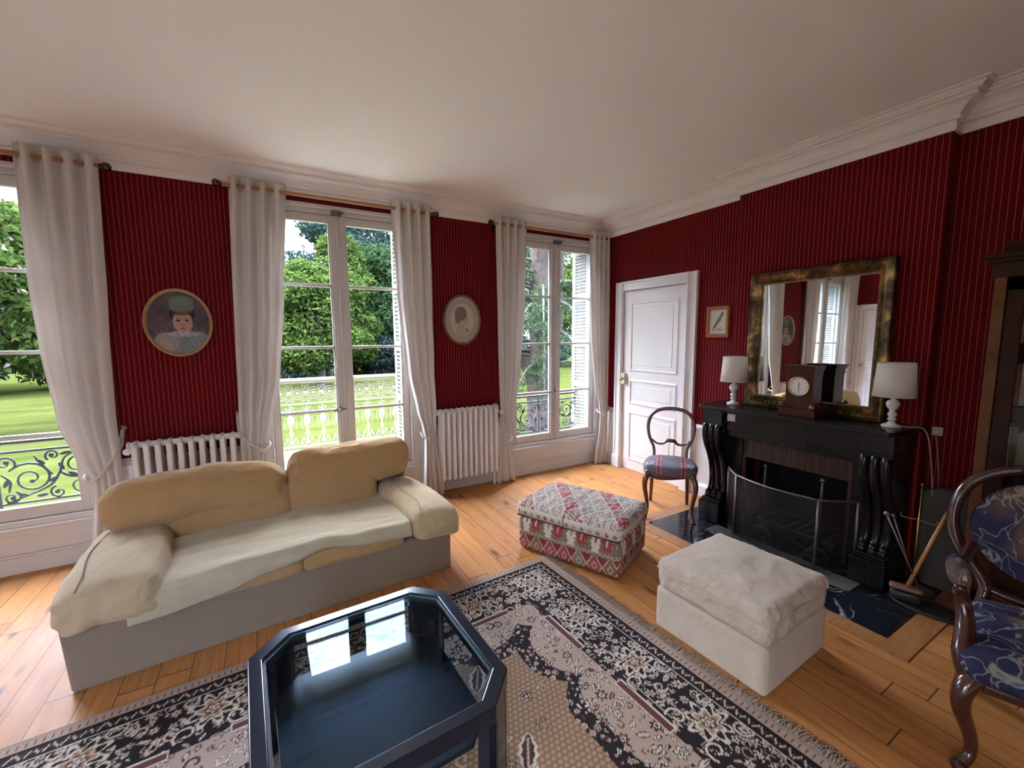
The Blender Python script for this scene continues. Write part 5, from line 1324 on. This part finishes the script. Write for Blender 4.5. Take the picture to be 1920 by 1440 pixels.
def spiral(cx, cz, r0, turns, a0, dirn=1, y=4.47, n=26):
    return [(cx+r0*(1-.82*i/n)*math.cos(a0+dirn*2*PI*turns*i/n), y, cz+r0*(1-.82*i/n)*math.sin(a0+dirn*2*PI*turns*i/n)) for i in range(n+1)]
def guard(cx, label):
    t = thing('window_guard', label, 'railing', (cx, 4.47, .36), group='scrolled iron window guards')
    y = 4.47; r = MB().box(cx-.60, cx+.60, y-.02, y+.02, .845, .865); r.box(cx-.60, cx+.60, y-.01, y+.01, .775, .79); r.box(cx-.60, cx+.60, y-.01, y+.01, .385, .40)
    for s in (-1, 0, 1): r.tube([(cx+s*.585, y, .36), (cx+s*.585, y, .86)], .009, 8)
    mkobj('rails', r, M['iron'], t, True)
    for s in (-1, 1):
        g = MB()
        def sp(x, z, r0, tn, a0, d=1, w_=.008):
            pts = spiral(cx+s*x, z, r0, tn, a0 if s > 0 else PI-a0, d*s); g.tube(pts, [w_*(1-.45*i/len(pts)) for i in range(len(pts))], 6); g.sphere(pts[-1], .016, .010, .016, 8, 6)
        sp(.17, .57, .125, 1.6, 2.4, -1, .010); sp(.43, .64, .105, 1.5, 3.6, 1, .010); sp(.44, .48, .075, 1.3, .6, -1); sp(.045, .70, .06, 1.3, 5, 1); sp(.30, .73, .045, 1.2, 4, -1); sp(.31, .44, .05, 1.2, 1.8, 1); sp(.06, .44, .05, 1.3, 1, -1); sp(.545, .73, .04, 1.2, 3, 1); sp(.55, .44, .035, 1.2, 2, 1)
        for pp in (((.03, .40), (.14, .44), (.27, .50), (.33, .60), (.36, .70), (.44, .755)), ((.29, .58), (.24, .66), (.20, .74)), ((.33, .60), (.40, .55), (.50, .55), (.57, .60)), ((.02, .62), (.06, .56), (.05, .48))):
            q = bez([(cx+s*a, y, b2) for a, b2 in pp], 6); g.tube(q, [.010*(1-.5*abs(2*i/len(q)-1)) for i in range(len(q))], 6)
        for (a, b2, an) in ((.29, .545, .6), (.34, .64, 2.0), (.40, .57, -.5), (.23, .69, 2.4), (.12, .45, -.4), (.50, .56, .9), (.04, .55, 1.2), (.37, .74, .2), (.52, .66, 2.2), (.22, .43, .1)):
            i = len(g.v); g.sphere((0, 0, 0), .034, .006, .013, 10, 6); g.xf(Matrix.Translation((cx+s*a, y, b2)) @ Matrix.Rotation(-an*s, 4, 'Y'), i)
        mkobj('scrollwork', g, M['iron'], t, True, smooth=True)
guard(WX[0], 'dark scrolled iron guard outside the leftmost window')
guard(WX[2], 'dark scrolled iron guard outside the right window')

# balcony with white cast iron balustrade
bs = MB().box(-.75, 1.95, YO, 5.75, .12, .20); bs.box(-.80, 2.0, 5.70, 5.80, .08, .22)
tag(mkobj('balcony_slab', bs, M['stone'], None), 'pale stone balcony floor outside the middle window', 'balcony', kind='structure')
def bay():
    t = thing('balustrade_bay', '', 'balustrade', (0, 0, 0), group='balustrade bays')
    return t
BAL = thing('balcony_balustrade', 'ornate white cast iron balustrade on the balcony beyond the middle window', 'balustrade', (.6, 5.55, .22))
yb = 5.55; x0b, x1b = -.72, 1.92
m = MB().box(x0b-.03, x1b+.03, yb-.035, yb+.035, 1.10, 1.135); m.box(x0b-.03, x1b+.03, yb-.022, yb+.022, 1.075, 1.10)
for xx in (x0b, x1b): m.box(xx-.035, xx+.035, YO, yb, 1.10, 1.135); m.box(xx-.012, xx+.012, YO, yb, .30, .325)
mkobj('handrail', m, M['white_iron'], BAL, True, bevel=.006)
m = MB().box(x0b, x1b, yb-.018, yb+.018, .30, .325); m.box(x0b, x1b, yb-.012, yb+.012, .82, .835); mkobj('lower_rail', m, M['white_iron'], BAL, True)
nb_ = 15; pt = (x1b-x0b)/nb_
proto = None
prof_ = [(.008, .32), (.020, .34), (.024, .36), (.010, .40), (.014, .44), (.026, .47), (.012, .50), (.012, .54), (.036, .60), (.044, .63), (.030, .67), (.012, .70), (.018, .73), (.012, .76), (.012, .82)]
for i in range(nb_+1):
    m = MB().lathe(prof_, (0, 0, 0), 12, sy=.5)
    for s in (-1, 1):
        m.tube([(s*(.045+.02*math.sin(a)), 0, .60+.07*math.cos(a)) for a in [PI*k/10 for k in range(11)]], .005, 6)
        m.tube(spiral(s*.030, .775, .022, 1.2, 0, s, 0, 12), .005, 6)
    if proto is None: proto = mkobj('baluster', m, M['white_iron'], BAL, True, smooth=True); proto.location = (x0b, yb, 0); mesh_b = proto.data
    else:
        o = proto.copy(); col.objects.link(o); o.location = (x0b+pt*i, yb, 0)
fr_ = MB()
for i in range(nb_):
    xc = x0b+pt*(i+.5)
    for rr_, zc in ((.058, .955), (.036, .955)): fr_.tube([(xc+rr_*math.cos(a)*1.15, yb, zc+rr_*1.25*math.sin(a)) for a in [2*PI*k/18 for k in range(18)]], .006, 6, closed=True)
    fr_.sphere((xc, yb, .955), .018, .01, .022, 8, 6)
    for s in (-1, 1):
        for zc, a0 in ((1.03, 3.6), (.88, 2.2)): fr_.tube(spiral(xc+s*.062, zc, .032, 1.3, a0 if s > 0 else PI-a0, s, yb, 14), .0055, 6)
        fr_.sphere((xc+s*.075, yb, .955), .020, .008, .030, 8, 6)
mkobj('frieze', fr_, M['white_iron'], BAL, True, smooth=True)
lo_ = MB()
for i in range(nb_*2):
    xc = x0b+pt*(i+.5)/2
    lo_.tube([(xc+.034*math.cos(a), yb, .325+.065*math.sin(a)) for a in [PI*k/10 for k in range(11)]], .006, 6); lo_.sphere((xc, yb, .405), .014, .01, .018, 8, 6)
    for s in (-1, 1): lo_.sphere((xc+s*.018, yb, .355), .010, .008, .012, 8, 6)
mkobj('scalloped_edging', lo_, M['white_iron'], BAL, True, smooth=True)
# side runs
sd_ = MB()
for xx in (x0b, x1b):
    for k in range(1, 6): sd_.lathe(prof_, (xx, YO+.16*k, 0), 10)
mkobj('side_bars', sd_, M['white_iron'], BAL, True, smooth=True)

# ---------------------------------------------------------------- garden
GZ = -1.2
def lawn(u, v):
    x = -60+130*u; y = -40+115*v; return (x, y, GZ+(.10*math.sin(x*.15)*math.sin(y*.12) if y > 12 else 0)+.25*max(0, (y-30)/40))
o = mkobj('lawn', MB().grid(lawn, 60, 40), M['lawn'], smooth=True); tag(o, 'sunlit mown lawn outside the windows', 'lawn', kind='stuff')
def leaf_cloud(mb_v, mb_f, centers, radii, n, size, rgn, droop=0.0, thin=1.0, shell=.55):
    tot = sum(r[0]*r[1] for r in radii)
    for c, r in zip(centers, radii):
        k = int(n*r[0]*r[1]/tot); d = rgn.normal(size=(k, 3)); d /= np.linalg.norm(d, axis=1)[:, None]
        rad = (shell+(1-shell)*rgn.random(k)**.5)
        lump = 1+.18*np.sin(d[:, 0]*7+c[0])*np.sin(d[:, 1]*6+c[1])*np.sin(d[:, 2]*8)
        p = np.array(c)+d*np.array(r)*(rad*lump)[:, None]
        a = rgn.normal(size=(k, 3)); a[:, 2] -= droop*1.5; a /= np.linalg.norm(a, axis=1)[:, None]; b2 = np.cross(a, d+rgn.normal(size=(k, 3))*.6); b2 /= np.linalg.norm(b2, axis=1)[:, None]+1e-9
        s = size*(.6+.8*rgn.random(k))[:, None]
        v = np.stack([p-a*s, p+b2*s*.5*thin, p+a*s, p-b2*s*.5*thin], 1).reshape(-1, 3); o_ = sum(len(q_) for q_ in mb_v); mb_v.append(v)
        i = np.arange(k)*4+o_; mb_f.append(np.stack([i, i+1, i+2, i+3], 1))
def fast_mesh(name, V, Fq, mat, parent):
    me = bpy.data.meshes.new(name); V = np.concatenate(V); Fq = np.concatenate(Fq); me.vertices.add(len(V)); me.vertices.foreach_set('co', V.ravel())
    nf = len(Fq); me.loops.add(nf*4); me.loops.foreach_set('vertex_index', Fq.ravel()); me.polygons.add(nf); me.polygons.foreach_set('loop_start', np.arange(nf)*4); me.polygons.foreach_set('loop_total', np.full(nf, 4)); me.update(calc_edges=True)
    me.materials.append(mat); o = bpy.data.objects.new(name, me); col.objects.link(o); o.parent = parent; o.matrix_parent_inverse = Matrix.LocRotScale(parent.location, parent.rotation_euler, None).inverted(); return o
def tree(label, x, y, h, w_, mat, n=9000, size=.22, seed=0, low=.0, trunk=.25, group='trees at the end of the lawn', blossom=0, core=True, name='tree'):
    rgn = np.random.default_rng(seed); t = thing(name, label, 'tree' if name == 'tree' else 'bush', (x, y, GZ), group=group)
    cs = []; rs = []
    zb = GZ+h*low
    for i in range(16):
        a = rgn.uniform(0, 2*PI); f = rgn.uniform(0, 1)**.8; rad = w_*.5*math.sin(PI*(.18+.72*f))*rgn.uniform(.35, .85)
        cs.append((x+rad*math.cos(a), y+rad*math.sin(a)*.8, zb+(h-(zb-GZ))*(.10+.80*f))); r_ = w_*rgn.uniform(.18, .28); rs.append((r_, r_*.9, r_*.75))
    cs.append((x, y, zb+(h-(zb-GZ))*.5)); rs.append((w_*.36, w_*.33, (h-(zb-GZ))*.40))
    V = []; Fq = []; leaf_cloud(V, Fq, cs, rs, n, size, rgn)
    fast_mesh('crown', V, Fq, mat, t)
    if blossom:
        V = []; Fq = []; leaf_cloud(V, Fq, cs, rs, blossom, size*.8, rgn, shell=.95); fast_mesh('blossom', V, Fq, M['blossom'], t)
    m = MB(); m.tube(bez([(x, y, GZ-.1), (x+.1, y, GZ+h*.3), (x-.1, y, GZ+h*.75)], 5), [trunk*(1-.06*i) for i in range(11)], 8)
    for i in range(5): a = i*1.3; m.tube([(x, y, GZ+h*(.2+.1*i)), (x+w_*.25*math.cos(a), y+w_*.25*math.sin(a), GZ+h*(.38+.1*i))], [trunk*.4, trunk*.15], 6)
    mkobj('trunk', m, M['bark'], t, True, smooth=True)
    return t
TR = [ # label, x, y, h, w, mat
 ('bright yellow-green maple seen at the left edge of the middle window', -1.5+4.0, 27, 7.3, 5.6, 'leaf_bright', 0),
 ('round fresh green tree behind the maple, seen in the middle window left panes', 4.4, 33, 10.2, 6.0, 'leaf_bright', 0),
 ('tall blue-green tree high in the middle window behind the others', 5.4, 42, 14.5, 8.5, 'leaf_blue', 0),
 ('mid green broad tree at the centre of the middle window', 7.6, 36, 9.8, 7.5, 'leaf_mid', 0),
 ('tall blue-green tree filling the right panes of the middle window', 10.6, 42, 14.2, 9, 'leaf_blue', 0),
 ('dark green tree to the right beyond the middle window', 14.2, 40, 13.0, 9, 'leaf_mid', 0),
 ('mid green tree seen far beyond the right-hand window, left of the cedar', 19.5, 36, 13.0, 9, 'leaf_mid', 0),
 ('bright green tree seen between cedar trunk and shutter in the right window', 26.5, 32, 12, 9, 'leaf_bright', 0),
 ('dark green tree behind the shutter of the right window', 33, 30, 12, 9, 'leaf_mid', 0),
 ('flowering chestnut tree with pale blossom in the leftmost window', -7.6, 18.5, 7.2, 5.6, 'leaf_bright', 900),
 ('mid green tree behind the chestnut in the leftmost window', -9.0, 33, 10.5, 8.5, 'leaf_mid', 0),
 ('blue-green tree left beyond the leftmost window', -17, 34, 12, 9, 'leaf_blue', 0),
 ('bright tree farther left beyond the lawn', -25, 32, 11, 9, 'leaf_bright', 0),
 ('tree hidden behind the curtain between the left and middle windows', -2.5, 36, 9.0, 8.0, 'leaf_mid', 0),
]
for i, (lb, x, y, h, w_, mt, bl) in enumerate(TR):
    tree(lb, x, y, h, w_, M[mt], 30000, .12 if y < 30 else .15, i+10, .18 if i == 9 else .04, blossom=bl)
# hedge of shrubs at the edge of the lawn
SH = [(-14, 31, 3.4), (-10.5, 33, 3.2), (-6.5, 35, 3.4), (-2, 33, 3.0), (1.5, 32, 3.2), (4.6, 37.5, 3.4), (7.5, 35, 3.0), (10.5, 35, 3.6), (14, 36, 3.8), (18.5, 34, 3.8), (23, 32, 3.8), (28, 30, 4)]
for i, (x, y, h) in enumerate(SH):
    tree('%s shrub %s at the far edge of the lawn' % (['dark green', 'mid green'][i % 2], ['at the far left', 'second from the left', 'third from the left', 'behind the left pier', 'left in the middle window', 'behind the pale stone', 'centre right in the middle window', 'right in the middle window', 'right of the middle window', 'left in the right window', 'behind the cedar', 'at the far right'][i]), x, y, h, 4.6, M['leaf_mid' if i % 2 else 'leaf_blue'], 11000, .13, 60+i, 0, .1, 'shrubs along the far edge of the lawn', name='shrub')
# pale standing stone
m = MB().sphere((4.28, 35.0, GZ+.55), .42, .25, .95, 14, 10); m.warp(lambda x, y, z: (x+.12*(z-GZ)*.3+.05*math.sin(z*5), y, max(z, GZ-.05)))
tag(mkobj('standing_stone', m, simple('pale_stone', (.16, .16, .14), .9), smooth=True), 'pale standing stone on the lawn seen through the middle window', 'stone')
# cedar by the right window
CD = thing('cedar_tree', 'large cedar with rugged trunk close outside the right window', 'tree', (7.2, 10.4, GZ))
rgn = np.random.default_rng(5)
tm = MB()
tp1 = bez([(6.95, 10.4, GZ-.2), (6.95, 10.4, .2), (7.0, 10.4, 1.6), (6.95, 10.4, 3.4), (7.1, 10.5, 5.5), (7.1, 10.5, 9)], 8); tm.tube(tp1, [.46-.005*i for i in range(len(tp1))], 16)
tp2 = bez([(6.85, 10.5, .2), (6.55, 10.7, 1.1), (6.15, 11.1, 2.0), (5.8, 11.5, 3.0), (5.2, 12, 4.5)], 6); tm.tube(tp2, [.26-.006*i for i in range(len(tp2))], 12)
tp3 = bez([(7.1, 10.4, .8), (7.55, 10.6, 1.8), (7.75, 10.7, 3.0), (7.9, 10.8, 5)], 6); tm.tube(tp3, [.30-.008*i for i in range(len(tp3))], 12)
tm.warp(lambda x, y, z: (x+.06*noise.noise(Vector((x*4, y*4, z*1.6))), y+.06*noise.noise(Vector((x*4+7, y*4, z*1.6))), z))
mkobj('trunk', tm, simple('cedar_bark', (.028, .023, .020), .95, var=.85, vs=9, bump=1, bs=14, spec=0), CD, True, smooth=True)
V = []; Fq = []
bm = MB()
for i in range(46):
    z0 = rgn.uniform(.4, 6.0); a = rgn.uniform(0, 2*PI) if i > 16 else rgn.uniform(PI*.95, PI*1.6); L_ = rgn.uniform(1.8, 4.2)
    p0 = Vector((7.0, 10.4, z0)); pts = [p0]
    for k in range(1, 8): f = k/7; pts.append(p0+Vector((math.cos(a)*L_*f, math.sin(a)*L_*f*.8, .5*math.sin(f*2.2)-1.25*f*f)))
    bm.tube(pts, [.05*(1-.8*k/7)+.006 for k in range(8)], 6)
    cs = []; rs = []
    for k in range(2, 8):
        q = pts[k]; cs.append((q.x, q.y, q.z-.08)); rs.append((.34, .34, .13))
    leaf_cloud(V, Fq, cs, rs, 620, .06, rgn, droop=.6, thin=.45, shell=.2)
mkobj('branch', bm, M['bark'], CD, True, smooth=True); fast_mesh('needles', V, Fq, M['leaf_cedar'], CD)
# drooping cedar boughs reaching over the lawn at the right of the middle window
C2 = thing('weeping_cedar', 'cedar with long drooping boughs at the right of the middle window', 'tree', (9.8, 21, GZ)); V = []; Fq = []; bm = MB()
bm.tube([(9.8, 21, GZ-.1), (9.7, 21, 3), (9.8, 21, 9)], [.4, .34, .15], 10)
for i in range(44):
    z0 = rgn.uniform(0.6, 8.5); a = rgn.uniform(PI*.6, PI*1.7); L_ = (3.9-.26*z0)*rgn.uniform(.6, 1.0)+.5; p0 = Vector((9.8, 21, z0)); pts = [p0]
    for k in range(1, 8): f = k/7; pts.append(p0+Vector((math.cos(a)*L_*f, math.sin(a)*L_*f, .35*math.sin(f*2.4)-1.5*f*f)))
    bm.tube(pts, [.06*(1-.8*k/7)+.008 for k in range(8)], 5); cs = [(q.x, q.y, max(q.z-.15, GZ+.2)) for q in pts[1:]]; leaf_cloud(V, Fq, cs, [(.42, .42, .2)]*7, 300, .13, rgn, droop=.9, thin=.4, shell=.2)
mkobj('trunk', bm, M['bark'], C2, True, smooth=True); fast_mesh('needles', V, Fq, M['leaf_cedar'], C2)
